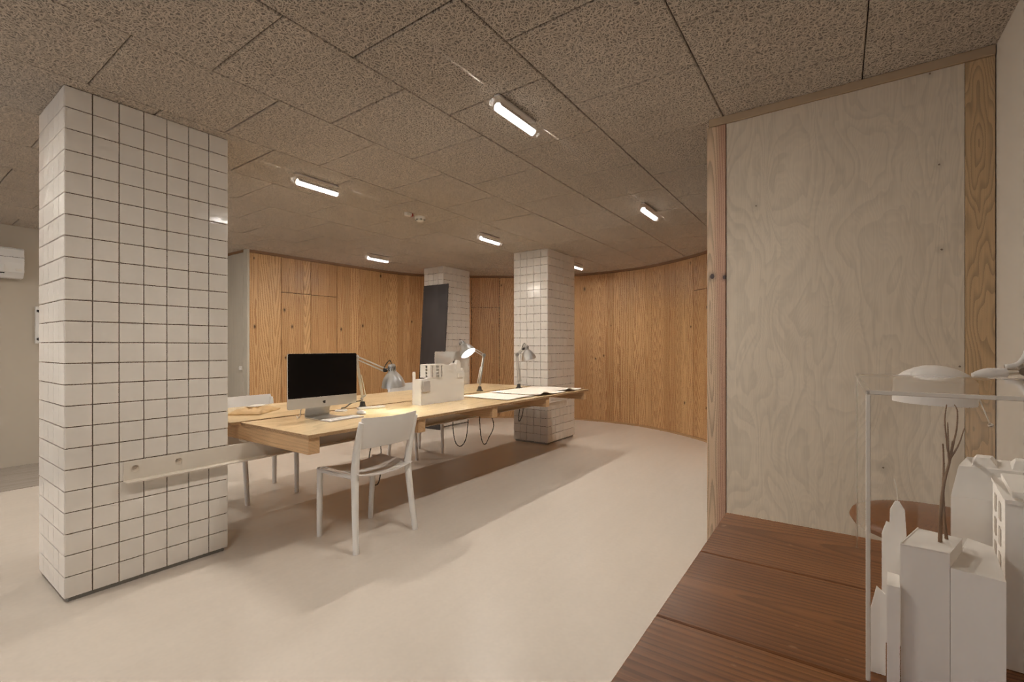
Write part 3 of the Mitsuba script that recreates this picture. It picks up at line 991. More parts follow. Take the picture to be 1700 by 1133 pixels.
def computer(x, y, faces, label, shift=0.0):
    """x, y: centre of the glass, faces = -1 looks to -y"""
    key = thing('computer', label, 'computer')
    W, H, zb = 0.497, 0.350, TZ + 0.0745
    s = faces
    m = np.eye(4)
    m[:3, 0], m[:3, 1], m[:3, 2], m[:3, 3] = (-s, 0, 0), (0, 0, 1), (0, s, 0), (x, y, zb)     # local c towards the user
    if s > 0:
        m[:3, 0] = (-1, 0, 0)
    else:
        m[:3, 0] = (1, 0, 0)
    rr = Polygon([(-W / 2, 0), (W / 2, 0), (W / 2, H), (-W / 2, H)]).buffer(-0.012).buffer(0.012, quad_segs=6)

    def put(name, mesh, mat, smooth=False, lab=None, parent=None):
        mesh = mesh.copy()
        mesh.apply_transform(m)
        return part(parent or key, name, mesh, mat, smooth=smooth, label=lab)
    shell = extrude(rr, 0.010)
    shell.apply_translation((0, 0, -0.011))
    # bulging back
    nu, nv = 15, 11
    V = []
    for j in range(nv):
        for i in range(nu):
            u, v = i / (nu - 1) * 2 - 1, j / (nv - 1) * 2 - 1
            V.append((u * (W / 2 - 0.004), H / 2 + v * (H / 2 - 0.004), -0.011 - 0.030 * (1 - u ** 2) ** 0.8 * (1 - v ** 2) ** 0.8))
    Q = []
    for j in range(nv - 1):
        for i in range(nu - 1):
            a = j * nu + i
            Q.append([a, a + nu, a + nu + 1, a + 1])
    q = np.array(Q)
    back = trimesh.Trimesh(np.array(V), np.vstack([q[:, [0, 1, 2]], q[:, [0, 2, 3]]]), process=False)
    body = put('body', shell, 'm_alu_body')
    put('back_shell', back, 'm_alu_body', True, None, body)
    chin = 0.068
    glass = Polygon([(-W / 2 + 0.001, chin), (W / 2 - 0.001, chin), (W / 2 - 0.001, H - 0.001), (-W / 2 + 0.001, H - 0.001)])
    glass = glass.intersection(rr.buffer(-0.001))
    g = extrude(glass, 0.0015)
    g.apply_translation((0, 0, -0.001))
    put('screen', g, 'm_screen', False, 'black glass screen, switched off')
    lg = cat(*[extrude(t_, 0.0008) for t_ in bite_logo(0.021)])
    lg.apply_translation((0, 0.033, -0.0008))
    put('logo', lg, 'm_black', False, 'black fruit logo on the chin', body)
    lb = cat(*[extrude(t_, 0.0008) for t_ in bite_logo(0.046)])
    lb.apply_transform(np.diag([-1, 1, -1, 1.0]))
    lb.apply_translation((0, 0.238, -0.0408))
    put('logo', lb, 'm_black', False, 'black fruit logo on the back', body)
    # foot: bent plate
    prof = curve([(0, 0.075, -0.055), (0, 0.02, -0.068), (0, -0.036, -0.080), (0, -0.060, -0.083), (0, -0.0695, -0.074), (0, -0.0712, -0.048), (0, -0.0712, 0.02), (0, -0.0712, 0.070)], 29)
    hw = 0.089
    V, Q = [], []
    for k_, pnt in enumerate(prof):
        tng = prof[min(k_ + 1, len(prof) - 1)] - prof[max(k_ - 1, 0)]
        nr = np.array([0, -tng[2], tng[1]])
        nr = nr / np.linalg.norm(nr) * 0.003
        for sx_ in (-hw, hw):
            for sg in (-1, 1):
                V.append((sx_, pnt[1] + sg * nr[1], pnt[2] + sg * nr[2]))
    for k_ in range(len(prof) - 1):
        a, b = 4 * k_, 4 * k_ + 4
        Q += [[a, a + 2, b + 2, b], [a + 1, b + 1, b + 3, a + 3], [a, b, b + 1, a + 1], [a + 2, a + 3, b + 3, b + 2]]
    e = 4 * (len(prof) - 1)
    Q += [[0, 1, 3, 2], [e, e + 2, e + 3, e + 1]]
    q = np.array(Q)
    foot = trimesh.Trimesh(np.array(V), np.vstack([q[:, [0, 1, 2]], q[:, [0, 2, 3]]]), process=False)
    foot.fix_normals()
    put('stand', foot, 'm_alu', 40, 'bent aluminium foot')
    return key


computer(1.790, 2.770, -1, 'silver desktop computer with a black screen on the front half of the table')
computer(3.580, 3.287, 1, 'silver desktop computer seen from the back on the rear half of the table')

# keyboard, mouse
key = thing('keyboard', 'thin white aluminium keyboard before the black-screened computer', 'keyboard')
ka = math.radians(4)
kx, ky = 1.828, 2.632


def kplace(mesh):
    mesh.apply_transform(np.diag([0.94, 0.94, 1.0, 1.0]))
    mesh.apply_transform(np.array([[math.cos(ka), -math.sin(ka), 0, kx], [math.sin(ka), math.cos(ka), 0, ky], [0, 0, 1, TZ], [0, 0, 0, 1.0]]))
    return mesh


part(key, 'body', kplace(box(-0.14, 0.14, -0.056, 0.056, 0.0003, 0.006, 0.0015)), 'm_alu_body')
for r in range(5):
    for c in range(14):
        if r == 0 and c in (4, 5, 6, 7, 8):
            continue
        x0 = -0.134 + c * 0.0192
        y0 = -0.050 + r * 0.0202
        part(key, 'key', kplace(box(x0, x0 + 0.0162, y0, y0 + 0.0168, 0.006, 0.0085, 0.0008)), 'm_white_plastic')
part(key, 'key', kplace(box(-0.134 + 4 * 0.0192, -0.134 + 9 * 0.0192 - 0.003, -0.050, -0.0332, 0.006, 0.0085, 0.0008)), 'm_white_plastic')
key = thing('mouse', 'small white computer mouse beside the keyboard', 'mouse')
sp = trimesh.creation.icosphere(subdivisions=3)
V = sp.vertices.copy()
V = np.sign(V) * np.abs(V) ** np.array([0.8, 0.8, 1.0])
V[:, 2] = np.where(V[:, 2] < 0, V[:, 2] * 0.15, V[:, 2])
V = V * np.array([0.028, 0.053, 0.020])
c_, s_ = math.cos(-0.35), math.sin(-0.35)
V = V @ np.array([[c_, s_, 0], [-s_, c_, 0], [0, 0, 1]])
part(key, 'shell', trimesh.Trimesh(V + np.array([2.045, 2.725, TZ + 0.005]), sp.faces, process=False), 'm_white_plastic', smooth=True)
part(key, 'base', trimesh.Trimesh(V * np.array([0.9, 0.9, 0.12]) + np.array([2.045, 2.725, TZ + 0.0028]), sp.faces, process=False), 'm_black', smooth=True)


# ------------------------------------------------------------------ architect lamps
def cable_tube(pts, r=0.0032, n=28):
    P = curve(pts, n)
    return tube(P, [r] * len(P), 8)


def desk_lamp(base, elbow, neck, head, axis, label, lit):
    """base on the table, elbow, neck joint, top of the shade cap, direction the shade points"""
    key = thing('desk_lamp', label, 'desk lamp')
    base, elbow, neck, head = (np.asarray(v, float) for v in (base, elbow, neck, head))
    axis = np.asarray(axis, float) / np.linalg.norm(axis)
    part(key, 'clamp', lathe([(0.033, 0.0), (0.033, 0.008), (0.022, 0.016), (0.017, 0.048), (0.012, 0.05), (0.0, 0.05)], 20, frame(base + [0, 0, 0.0005], (0, 0, 1))), 'm_black', smooth=40, label='black clamp foot')
    part(key, 'pin', tube([base + [0, 0, 0.048], base + [0, 0, 0.085]], 0.006, 10), 'm_alu')
    foot = base + np.array([0, 0, 0.08])

    def pair(a, b, name, gap):
        d = (b - a) / np.linalg.norm(b - a)
        side = np.cross(d, [0, 0, 1.0])
        side = side / (np.linalg.norm(side) + 1e-9)
        up = np.cross(side, d)
        for sg in (-1, 1):
            part(key, name, tube([a + up * sg * gap, b + up * sg * gap], 0.0056, 8), 'm_alu')
        return d, side, up
    d, side, up = pair(foot, elbow, 'lower_arm', 0.010)
    for sg in (-1, 1):
        mid = foot + d * 0.18 * 1.0 + side * sg * 0.011
        part(key, 'spring', tube([foot + side * sg * 0.011 + up * 0.028, mid + up * 0.012], 0.0042, 8), 'm_alu', label='tension spring')
    part(key, 'bracket', tube([foot - up * 0.026, foot + up * 0.034], 0.0065, 8), 'm_alu')
    d2, side2, up2 = pair(elbow, neck, 'upper_arm', 0.011)
    part(key, 'elbow', lathe([(0.0, -0.013), (0.019, -0.013), (0.021, -0.008), (0.021, 0.008), (0.019, 0.013), (0.0, 0.013)], 20, frame(elbow, side2)), 'm_alu', smooth=40)
    part(key, 'neck_joint', lathe([(0.0, -0.011), (0.013, -0.011), (0.014, 0.0), (0.013, 0.011), (0.0, 0.011)], 16, frame(neck, side2)), 'm_black', smooth=40)
    m = frame(head, axis, side2)
    part(key, 'stem', tube([neck, head + axis * 0.028], 0.006, 8), 'm_alu')
    outer = [(0.0, 0.0), (0.016, 0.0), (0.024, 0.006), (0.027, 0.014), (0.028, 0.052), (0.031, 0.058), (0.046, 0.074), (0.064, 0.098), (0.077, 0.128), (0.083, 0.158), (0.084, 0.166)]
    inner = [(0.084, 0.166), (0.082, 0.165), (0.075, 0.128), (0.062, 0.099), (0.044, 0.076), (0.028, 0.062), (0.0, 0.060)]
    sh = part(key, 'shade', lathe(outer, 36, m), 'm_alu', smooth=50, label='brushed aluminium bell shade')
    part(sh, 'lining', lathe(inner, 36, m), 'm_lamp_inner', smooth=50)
    for q in range(12):
        a = 2 * math.pi * q / 12
        ca, sa = math.cos(a), math.sin(a)
        v0 = box(-0.0022, 0.0022, -0.0016, 0.0016, 0.018, 0.046)
        v0.apply_transform(np.array([[-sa, ca, 0, 0.0275 * ca], [ca, sa, 0, 0.0275 * sa], [0, 0, 1, 0], [0, 0, 0, 1.0]]))
        v0.apply_transform(m)
        part(sh, 'vent', v0, 'm_black')
    bulb = lathe([(0.0, 0.150), (0.012, 0.148), (0.022, 0.141), (0.027, 0.130), (0.027, 0.122), (0.022, 0.108), (0.014, 0.094), (0.012, 0.062)], 20, m)
    bulb.fix_normals()
    if lit:
        c0 = bulb.vertices.mean(0)
        if ((bulb.triangles_center - c0) * bulb.face_normals).sum() < 0:
            bulb.invert()
        part(key, 'bulb', bulb, 'm_tube', smooth=True, label='glowing bulb', emitter={'type': 'area', 'radiance': rgb(*[c * BULB_POWER for c in BULB_COLOR])})
    else:
        part(key, 'bulb', bulb, 'm_tube', smooth=True)
    back = -axis
    lat = (neck - head) / (np.linalg.norm(neck - head) + 1e-9)
    part(key, 'cord', cable_tube([head, head + back * 0.03 + lat * 0.01, head + back * 0.038 + lat * 0.035, neck + back * 0.02 + lat * 0.012, neck + lat * 0.01], 0.0028), 'm_black', smooth=True, label='black cord looping over the neck')
    return key


desk_lamp((2.250, 2.983, TZ), (2.165, 2.945, 1.108), (2.202, 2.662, 1.020), (2.230, 2.629, 1.065), (0.10, -0.02, -1), 'lit aluminium desk lamp clamped beside the black-screened computer', True)
desk_lamp((3.860, 3.140, TZ), (3.930, 3.140, 1.101), (3.700, 3.240, 1.236), (3.672, 3.250, 1.251), (0.05, -0.66, -0.78), 'lit aluminium desk lamp arching over the second computer', True)
desk_lamp((4.372, 2.984, TZ), (4.352, 2.995, 1.102), (4.418, 2.955, 1.170), (4.455, 2.945, 1.212), (0.22, -0.14, -1), 'unlit aluminium desk lamp at the far pillar by the drawings', False)

# small things around the first lamp
key = thing('power_strip', 'flat white power strip on the table under the first desk lamp', 'power strip')
pa = math.atan2(3.05 - 3.10, 2.49 - 2.30)
ps = box(-0.105, 0.105, -0.020, 0.020, 0.0005, 0.016, 0.003)
ps.apply_transform(np.array([[math.cos(pa), -math.sin(pa), 0, 2.262], [math.sin(pa), math.cos(pa), 0, 2.895], [0, 0, 1, TZ], [0, 0, 0, 1.0]]))
part(key, 'body', ps, 'm_white_plastic')
for q in (-0.06, 0.0, 0.06):
    px_, py_ = 2.262 + q * math.cos(pa), 2.895 + q * math.sin(pa)
    part(key, 'socket', lathe([(0.018, 0.0155), (0.018, 0.0172), (0.0155, 0.0172), (0.0155, 0.0160), (0, 0.0160)], 18, frame((px_, py_, TZ), (0, 0, 1))), 'm_white_plastic', smooth=40)
key = thing('cable_grommet', 'clear round cable grommet on the table behind the keyboard', 'cable grommet')
part(key, 'ring', lathe([(0.044, 0.0005), (0.044, 0.006), (0.038, 0.010), (0.030, 0.010), (0.028, 0.004), (0.0, 0.004)], 28, frame((2.050, 2.966, TZ), (0, 0, 1))), 'm_detector', smooth=40)
part(key, 'stem', lathe([(0.006, 0.004), (0.006, 0.016), (0.0, 0.018)], 12, frame((2.055, 2.966, TZ), (0, 0, 1))), 'm_chrome', smooth=40)
k_ = thing('lamp_cable', 'grey lamp cable lying on the table behind the keyboard', 'cable')
used.discard(k_)
solo(k_, cable_tube([(2.232, 2.978, TZ + 0.058), (2.19, 2.972, TZ + 0.056), (2.13, 2.968, TZ + 0.045), (2.085, 2.966, TZ + 0.022), (2.053, 2.966, TZ + 0.021)], 0.004), 'm_black', True)
used.add(k_)
k_ = thing('computer_cable', 'thin white power cable hanging behind the black-screened computer', 'cable')
solo(k_, cable_tube([(1.660, 2.822, 0.823), (1.658, 2.826, 0.776), (1.656, 2.835, 0.739), (1.660, 2.864, 0.7245), (1.688, 2.92, 0.7242), (1.715, 2.975, 0.7242)], 0.0028), 'm_white_plastic', True)

# cables drooping below the table
loops = [([(3.247, 2.960, 0.699), (3.242, 2.960, 0.531), (3.247, 2.960, 0.397), (3.285, 2.960, 0.278), (3.357, 2.960, 0.239), (3.424, 2.960, 0.292), (3.455, 2.960, 0.416), (3.459, 2.960, 0.559), (3.457, 2.960, 0.699)], 'first black cable loop drooping below the middle of the table'),
         ([(3.648, 2.960, 0.699), (3.640, 2.960, 0.531), (3.646, 2.960, 0.368), (3.677, 2.960, 0.235), (3.729, 2.960, 0.194), (3.791, 2.960, 0.254), (3.873, 2.960, 0.368), (3.800, 2.960, 0.545), (3.805, 2.960, 0.699)], 'second black cable loop drooping below the table, nearest the far pillar'),
         ([(4.393, 2.960, 0.699), (4.369, 2.960, 0.531), (4.331, 2.960, 0.383), (4.350, 2.960, 0.349), (4.403, 2.960, 0.406), (4.433, 2.960, 0.511), (4.431, 2.960, 0.699)], 'short black cable loop below the table before the far pillar tiles'),
         ([(2.321, 2.960, 0.699), (2.316, 2.960, 0.454), (2.292, 2.960, 0.321), (2.311, 2.960, 0.149), (2.366, 2.960, 0.108), (2.397, 2.960, 0.168), (2.407, 2.960, 0.340), (2.392, 2.960, 0.483), (2.378, 2.960, 0.699)], 'black cable loop drooping below the table behind the front chair')]
for pts, lab in loops:
    k_ = thing('hanging_cable', lab, 'cable')
    solo(k_, cable_tube(pts, 0.0038, 40), 'm_black', True)

# ------------------------------------------------------------------ paper parcel
key = thing('paper_parcel', 'flat brown paper parcel with a white label on the rear tabletop', 'parcel')
nu, nv = 25, 19
V = []
for side in (0, 1):
    for j in range(nv):
        for i in range(nu):
            u, v = i / (nu - 1) * 2 - 1, j / (nv - 1) * 2 - 1
            e = max(0.0, (1 - abs(u) ** 3)) * max(0.0, (1 - abs(v) ** 3))
            z = 0.010 + (0.030 * e ** 0.6 if side == 0 else -0.0085)
            wob = meshkit.noise(np.array([[u * 3 + 4, v * 4, side * 3.0]]))[0] - 0.5
            if side == 0:
                z += 0.016 * wob * (0.3 + e)
            V.append((u * (0.165 + 0.004 * wob), v * (0.115 + 0.006 * wob), max(z, 0.0006)))
Q = []
o = nu * nv
for j in range(nv - 1):
    for i in range(nu - 1):
        a = j * nu + i
        Q.append([a, a + 1, a + nu + 1, a + nu])
        Q.append([o + a, o + a + nu, o + a + nu + 1, o + a + 1])
rim = [i for i in range(nu)] + [j * nu + nu - 1 for j in range(1, nv)] + [(nv - 1) * nu + i for i in range(nu - 2, -1, -1)] + [j * nu for j in range(nv - 2, 0, -1)]
for a, b in zip(rim, rim[1:] + rim[:1]):
    Q.append([b, a, o + a, o + b])
q = np.array(Q)
bag = trimesh.Trimesh(np.array(V), np.vstack([q[:, [0, 1, 2]], q[:, [0, 2, 3]]]), process=False)
ba = math.radians(38)
BM = np.array([[math.cos(ba), -math.sin(ba), 0, 1.653], [math.sin(ba), math.cos(ba), 0, 3.415], [0, 0, 1, TZ], [0, 0, 0, 1.0]])
bag.apply_transform(np.diag([0.95, 0.95, 1.0, 1.0]))
bag.apply_transform(BM)
part(key, 'wrapping', bag, 'm_bag', smooth=28)
lab_ = box(-0.06, 0.07, -0.05, 0.03, 0.047, 0.0482)
lab_.apply_transform(BM)
part(key, 'label', lab_, 'm_label', label='white address label')


# ------------------------------------------------------------------ drawings
def sheet(x0, x1, y0, y1, z, ang, curl, label, seed):
    key = thing('drawing_sheet', label, 'drawing')
    nu, nv = 41, 33
    V, UV, Q = [], [], []
    cx, cy = (x0 + x1) / 2, (y0 + y1) / 2
    for j in range(nv):
        for i in range(nu):
            u, v = i / (nu - 1), j / (nv - 1)
            x, y = x0 + u * (x1 - x0), y0 + v * (y1 - y0)
            h = 0.006 * meshkit.noise(np.array([[x * 5 + seed, y * 5, seed * 1.0]]))[0]
            for (a, b, amp, wid) in curl:
                # waves rising from the front edge
                h += amp * math.exp(-((u - a) / b) ** 2) * max(0, 1 - v / wid) ** 2
            dx, dy = x - cx, y - cy
            c, s = math.cos(ang), math.sin(ang)
            V.append((cx + c * dx - s * dy, cy + s * dx + c * dy, TZ + z + h))
            UV.append((u, v))
    for j in range(nv - 1):
        for i in range(nu - 1):
            a = j * nu + i
            Q.append([a, a + 1, a + nu + 1, a + nu])
    V, UV, Q = np.array(V), np.array(UV), np.array(Q)
    solo(key, trimesh.Trimesh(V, np.vstack([Q[:, [0, 1, 2]], Q[:, [0, 2, 3]]]), process=False), 'm_paper', True, uv=UV)
    return key


sheet(3.29, 3.755, 2.366, 2.92, 0.0015, 0.0, [(0.55, 0.14, 0.004, 0.5)], 'large white drawing sheet lying behind the white table model', 1)
sheet(3.76, 4.27, 2.315, 2.94, 0.004, 0.0, [(0.16, 0.16, 0.030, 0.35), (0.98, 0.10, 0.006, 0.40)], 'white drawing sheet with its front edge curling up', 2)
sheet(4.275, 4.708, 2.315, 2.940, 0.004, 0.0, [(0.12, 0.20, 0.034, 0.40), (0.85, 0.12, 0.012, 0.4)], 'white drawing sheet at the far end against the tiled pillar', 3)

# ------------------------------------------------------------------ white card model on the table
key = thing('building_model', 'white card building model with a gabled spire on the table', 'architectural model')


MZ = 0.69


def mpart(key_, name, mesh, mat, label=None):
    """the model is drawn at 1 : 0.94 around its front left foot, then set on the table"""
    mesh.apply_translation((-2.79, -2.903, -MZ))
    mesh.apply_scale(0.94)
    mesh.apply_translation((2.62, 2.728, TZ))
    return part(key_, name, mesh, mat, label=label)


def card(poly, y, depth, name, lab=None, holes=None, x=0.0, ang=0.0):
    """poly in (x, z) above the table; front face at y, going back by depth"""
    pg = Polygon(poly, holes or [])
    m = extrude(pg, depth, upright(x, y + depth, MZ + 0.0005, ang))
    return mpart(key, name, m, 'm_card', label=lab)


card([(2.790, 0), (3.335, 0), (3.335, 0.272), (3.318, 0.300), (3.29, 0.270), (3.225, 0.268), (3.225, 0.338), (3.195, 0.352), (3.168, 0.335), (3.065, 0.338), (3.065, 0.226), (2.880, 0.226), (2.790, 0.218)], 2.903, 0.035, 'facade', 'tall stepped front board')
wins_ = []
for r in range(4):
    for c, (u0, u1) in enumerate(((2.905, 2.920), (2.958, 2.973), (2.978, 2.993), (3.018, 3.034))):
        z0 = 0.233 + 0.027 * r
        wins_.append([(u0, z0), (u1, z0), (u1, z0 + 0.018), (u0, z0 + 0.018)])
card([(2.885, 0.2265), (3.060, 0.2265), (3.060, 0.348), (2.945, 0.350), (2.945, 0.344), (2.885, 0.344)], 2.896, 0.006, 'window_front', 'front with four rows of small windows', wins_)
mpart(key, 'tower_wall', cat(box(3.056, 3.060, 2.939, 3.02, MZ + 0.2275, MZ + 0.340), box(2.889, 3.056, 3.016, 3.02, MZ + 0.2275, MZ + 0.340), box(3.056, 3.060, 2.9025, 2.939, MZ + 0.2275, MZ + 0.340), box(2.889, 3.056, 2.939, 3.016, MZ + 0.2275, MZ + 0.231)), 'm_card', label='side and rear walls of the hollow tower')
mpart(key, 'window_front', extrude(Polygon([(-0.1175, 0.2275), (0, 0.2275), (0, 0.340), (-0.1175, 0.340)], [[(-0.052, z), (-0.030, z), (-0.030, z + 0.018), (-0.052, z + 0.018)] for z in (0.233, 0.260, 0.287, 0.314)]), 0.004, upright(2.889, 2.9025, MZ, -math.pi / 2)), 'm_card', label='side of the tower with one column of windows')
mpart(key, 'tower_roof', box(2.885, 3.060, 2.9025, 3.02, MZ + 0.341, MZ + 0.345), 'm_card')
mpart(key, 'rear_block', box(2.84, 3.30, 2.956, 3.045, MZ + 0.0005, MZ + 0.214, 0.001), 'm_card')
gable = lambda cx, w, z0, z1, zp: [(cx - w / 2, z0), (cx + w / 2, z0), (cx + w / 2, z1), (cx + w * 0.18, zp), (cx - w * 0.18, zp), (cx - w / 2, z1)]
card(gable(3.255, 0.062, 0.268, 0.345, 0.375), 2.90, 0.03, 'gable', 'small gable on the skyline')
# spire at the left end, a board turned end-on
sp_ = [(0, 0), (0.105, 0), (0.105, 0.272), (0.098, 0.286), (0.088, 0.276), (0.078, 0.285), (0.070, 0.270), (0.070, 0.205), (0.040, 0.222), (0.012, 0.200), (0.0, 0.205)]
mpart(key, 'spire', extrude([(-a, b) for a, b in sp_][::-1], 0.006, upright(2.783, 2.898, MZ + 0.0005, -math.pi / 2)), 'm_card', label='turned end board with a spire')
mpart(key, 'step_block', box(2.795, 2.875, 2.885, 2.902, MZ + 0.115, MZ + 0.205, 0.001), 'm_clear_cap', label='translucent block on the facade')
mpart(key, 'step_block', box(3.245, 3.325, 2.885, 2.902, MZ + 0.215, MZ + 0.262, 0.001), 'm_card')

# ------------------------------------------------------------------ black board leaning on the third pillar
k_ = thing('leaning_board', 'tall black board leaning against the rear tiled pillar', 'board')
bh = 2.125
a_ = math.atan2(0.150, bh)
bm = box(0, 0.018, 0, 0.50, 0, bh, 0.002)
bm.apply_transform(trimesh.transformations.rotation_matrix(a_, (0, 1, 0)))
bm.apply_translation((4.846, 4.655, 0.0005))
solo(k_, bm, 'm_board')

# ------------------------------------------------------------------ dark desk in the right foreground
DZ = 0.72
key = thing('wooden_desk', 'dark stained plank desk in the right foreground carrying the clear display case', 'desk')
xs = [1.410, 1.105, 0.797, 0.49, 0.18, -0.12]
for i, (xa, xb) in enumerate(zip(xs[:-1], xs[1:])):
    w, ln = xa - xb - 0.003, 0.762
    (V, Q), uv = slab(w, ln, 0.034, 0.0022, 20 + i)
    # local x -> world x, local z -> world -y, local -y -> up
    W = np.stack([(xa + xb) / 2 + V[:, 0], 0.258 - V[:, 2], DZ - 0.034 - V[:, 1]], 1)
    W[:, 0] += 0.05 * (0.258 - W[:, 1]) * 0.35
    q2 = Q
    a, b, c = W[Q[0][0]], W[Q[0][1]], W[Q[0][2]]
    if np.cross(b - a, c - a)[2] < 0:
        q2 = Q[:, ::-1]
    part(key, 'plank', mikit.ply((W, q2), 'm_desk', uv=uv), None)
wd = 'm_desk'
part(key, 'apron', cat(box(-0.08, 1.36, 0.19, 0.215, DZ - 0.13, DZ - 0.0345), box(-0.08, 1.36, -0.49, -0.465, DZ - 0.13, DZ - 0.0345)), 'm_desk')
for lx in (1.29, -0.10):
    for ly in (0.18, -0.48):
        part(key, 'leg', box(lx, lx + 0.06, ly, ly + 0.045, 0.0, DZ - 0.035, 0.004), 'm_desk')

# round stool behind the desk
key = thing('round_stool', 'dark wooden round stool between the desk and the plywood partition', 'stool')
SX, SY, SZ = 1.845, -0.235, 0.672
part(key, 'seat', lathe([(0.0, 0.002), (0.15, 0.0), (0.185, -0.002), (0.203, -0.010), (0.208, -0.022), (0.200, -0.036), (0.17, -0.042), (0.0, -0.042)][::-1], 48, frame((SX, SY, SZ), (0, 0, 1))), 'm_desk', smooth=45)
for q in range(4):
    a = math.pi / 4 + q * math.pi / 2
    part(key, 'leg', tube([(SX + 0.11 * math.cos(a), SY + 0.11 * math.sin(a), SZ - 0.04), (SX + 0.165 * math.cos(a), SY + 0.165 * math.sin(a), 0.0)], [0.018, 0.014], 12), 'm_desk', smooth=40)
for q in range(4):
    a, b = math.pi / 4 + q * math.pi / 2, math.pi / 4 + (q + 1) * math.pi / 2
    part(key, 'stretcher', tube([(SX + 0.145 * math.cos(a), SY + 0.145 * math.sin(a), 0.25), (SX + 0.145 * math.cos(b), SY + 0.145 * math.sin(b), 0.25)], 0.010, 10), 'm_desk', smooth=40)

# ------------------------------------------------------------------ clear display case
BX0, BX1, BY0, BY1, BZ1, BT = 0.808, 1.330, -0.485, -0.033, 1.12, 0.008
key = thing('display_case', 'clear acrylic display case standing on the dark desk', 'display case')


def pane(name, pts, lab=None):
    return part(key, name, (np.array(pts, float), np.array([[0, 1, 2, 3]])), 'm_clear', label=lab)


z0 = DZ + 0.0008
pane('pane', [(BX0, BY0, z0), (BX0, BY1, z0), (BX0, BY1, BZ1), (BX0, BY0, BZ1)])
pane('pane', [(BX1, BY0, z0), (BX1, BY1, z0), (BX1, BY1, BZ1), (BX1, BY0, BZ1)])
pane('pane', [(BX0, BY1, z0), (BX1, BY1, z0), (BX1, BY1, BZ1), (BX0, BY1, BZ1)])
pane('pane', [(BX0, BY0, z0), (BX1, BY0, z0), (BX1, BY0, BZ1), (BX0, BY0, BZ1)])
pane('lid', [(BX0, BY0, BZ1), (BX1, BY0, BZ1), (BX1, BY1, BZ1), (BX0, BY1, BZ1)], 'clear lid reflecting the ceiling')
e = 0.0026
for n_, (xa, ya) in enumerate(((BX0, BY1), (BX1, BY1), (BX0, BY0), (BX1, BY0))):
    part(key, 'corner_edge', box(xa - e, xa + e, ya - e, ya + e, z0, BZ1 - 0.0045, 0.0006), 'm_clear_edge' if n_ == 0 else 'm_clear_solid', label='polished acrylic edge')
for n_, (xa, xb, ya, yb) in enumerate(((BX0, BX0, BY0, BY1), (BX0, BX1, BY1, BY1), (BX0, BX1, BY0, BY0), (BX1, BX1, BY0, BY1))):
    part(key, 'lid_edge', box(xa - e * .9, xb + e * .9, ya - e * .9, yb + e * .9, BZ1 - 0.004, BZ1 + 0.0015, 0.0006), 'm_clear_edge' if n_ == 0 else 'm_clear_solid', label='polished acrylic edge')

# model inside the case
key = thing('tower_model', 'white card model of tall blocks inside the clear case', 'architectural model')


def prism_mesh(foot, z0_, z1_):
    """foot: list of (x, y) corners; z1_ a number or one height per corner"""
    n = len(foot)
    tops = [z1_] * n if np.isscalar(z1_) else list(z1_)
    V = [(x, y, z0_) for x, y in foot] + [(x, y, t) for (x, y), t in zip(foot, tops)]
    Fs = []
    for i in range(1, n - 1):
        Fs += [[0, i + 1, i], [n, n + i, n + i + 1]]
    for i in range(n):
        j = (i + 1) % n
        Fs += [[i, j, n + j], [i, n + j, n + i]]
    m = trimesh.Trimesh(np.array(V, float), np.array(Fs), process=True)
    m.fix_normals()
    return m


def prism(foot, z0_, z1_, name, lab=None):
    return part(key, name, prism_mesh(foot, z0_, z1_), 'm_card', label=lab)


zd = DZ + 0.001
A_ = prism([(0.826, -0.0687), (0.824, -0.1183), (0.900, -0.1420), (0.914, -0.0963)], zd, 0.9115, 'block', 'front block with flat roof')
part(A_, 'parapet', cat(*[tube([a, b], 0.0012, 6) for a, b in (((0.826, -0.0687, 0.9115), (0.824, -0.1183, 0.9115)), ((0.826, -0.0687, 0.9115), (0.914, -0.0963, 0.9115)))]), 'm_card')
prism([(0.8242, -0.1188), (0.8130, -0.1675), (0.946, -0.1817), (0.968, -0.1585), (0.9025, -0.1432), (0.8300, -0.1206)], zd, 0.893, 'block', 'broad front block')
prism([(0.8150, -0.0535), (0.8140, -0.0672), (0.860, -0.0705), (0.862, -0.0575)], zd, 0.856, 'block', 'low narrow block')
# church board with two spires
sil = [(-0.0549, 0.0), (-0.0549, 0.169), (-0.0606, 0.189), (-0.0644, 0.1871), (-0.0649, 0.2081), (-0.0711, 0.2224), (-0.0763, 0.2224), (-0.0825, 0.21), (-0.0844, 0.1738), (-0.0844, 0.0)]
part(key, 'church_board', extrude([(a, b) for a, b in sil], 0.003, np.array([[0, 0, 1, 0.927], [1, 0, 0, 0], [0, 1, 0, zd], [0, 0, 0, 1.0]])), 'm_card', label='flat church silhouette')
k_ = key
part(key, 'wire', cable_tube([(0.9285, -0.0740, 0.942), (0.9285, -0.0728, 0.963), (0.9285, -0.0700, 0.977)], 0.0006, 9), 'm_label')
sil = [(-0.0344, 0.0), (-0.0344, 0.0776), (-0.0435, 0.1225), (-0.0535, 0.1139), (-0.0535, 0.0)]
part(key, 'gable_board', extrude(sil, 0.0025, np.array([[0, 0, 1, 0.832], [1, 0, 0, 0], [0, 1, 0, zd], [0, 0, 0, 1.0]])), 'm_card', label='small slanted gable board')
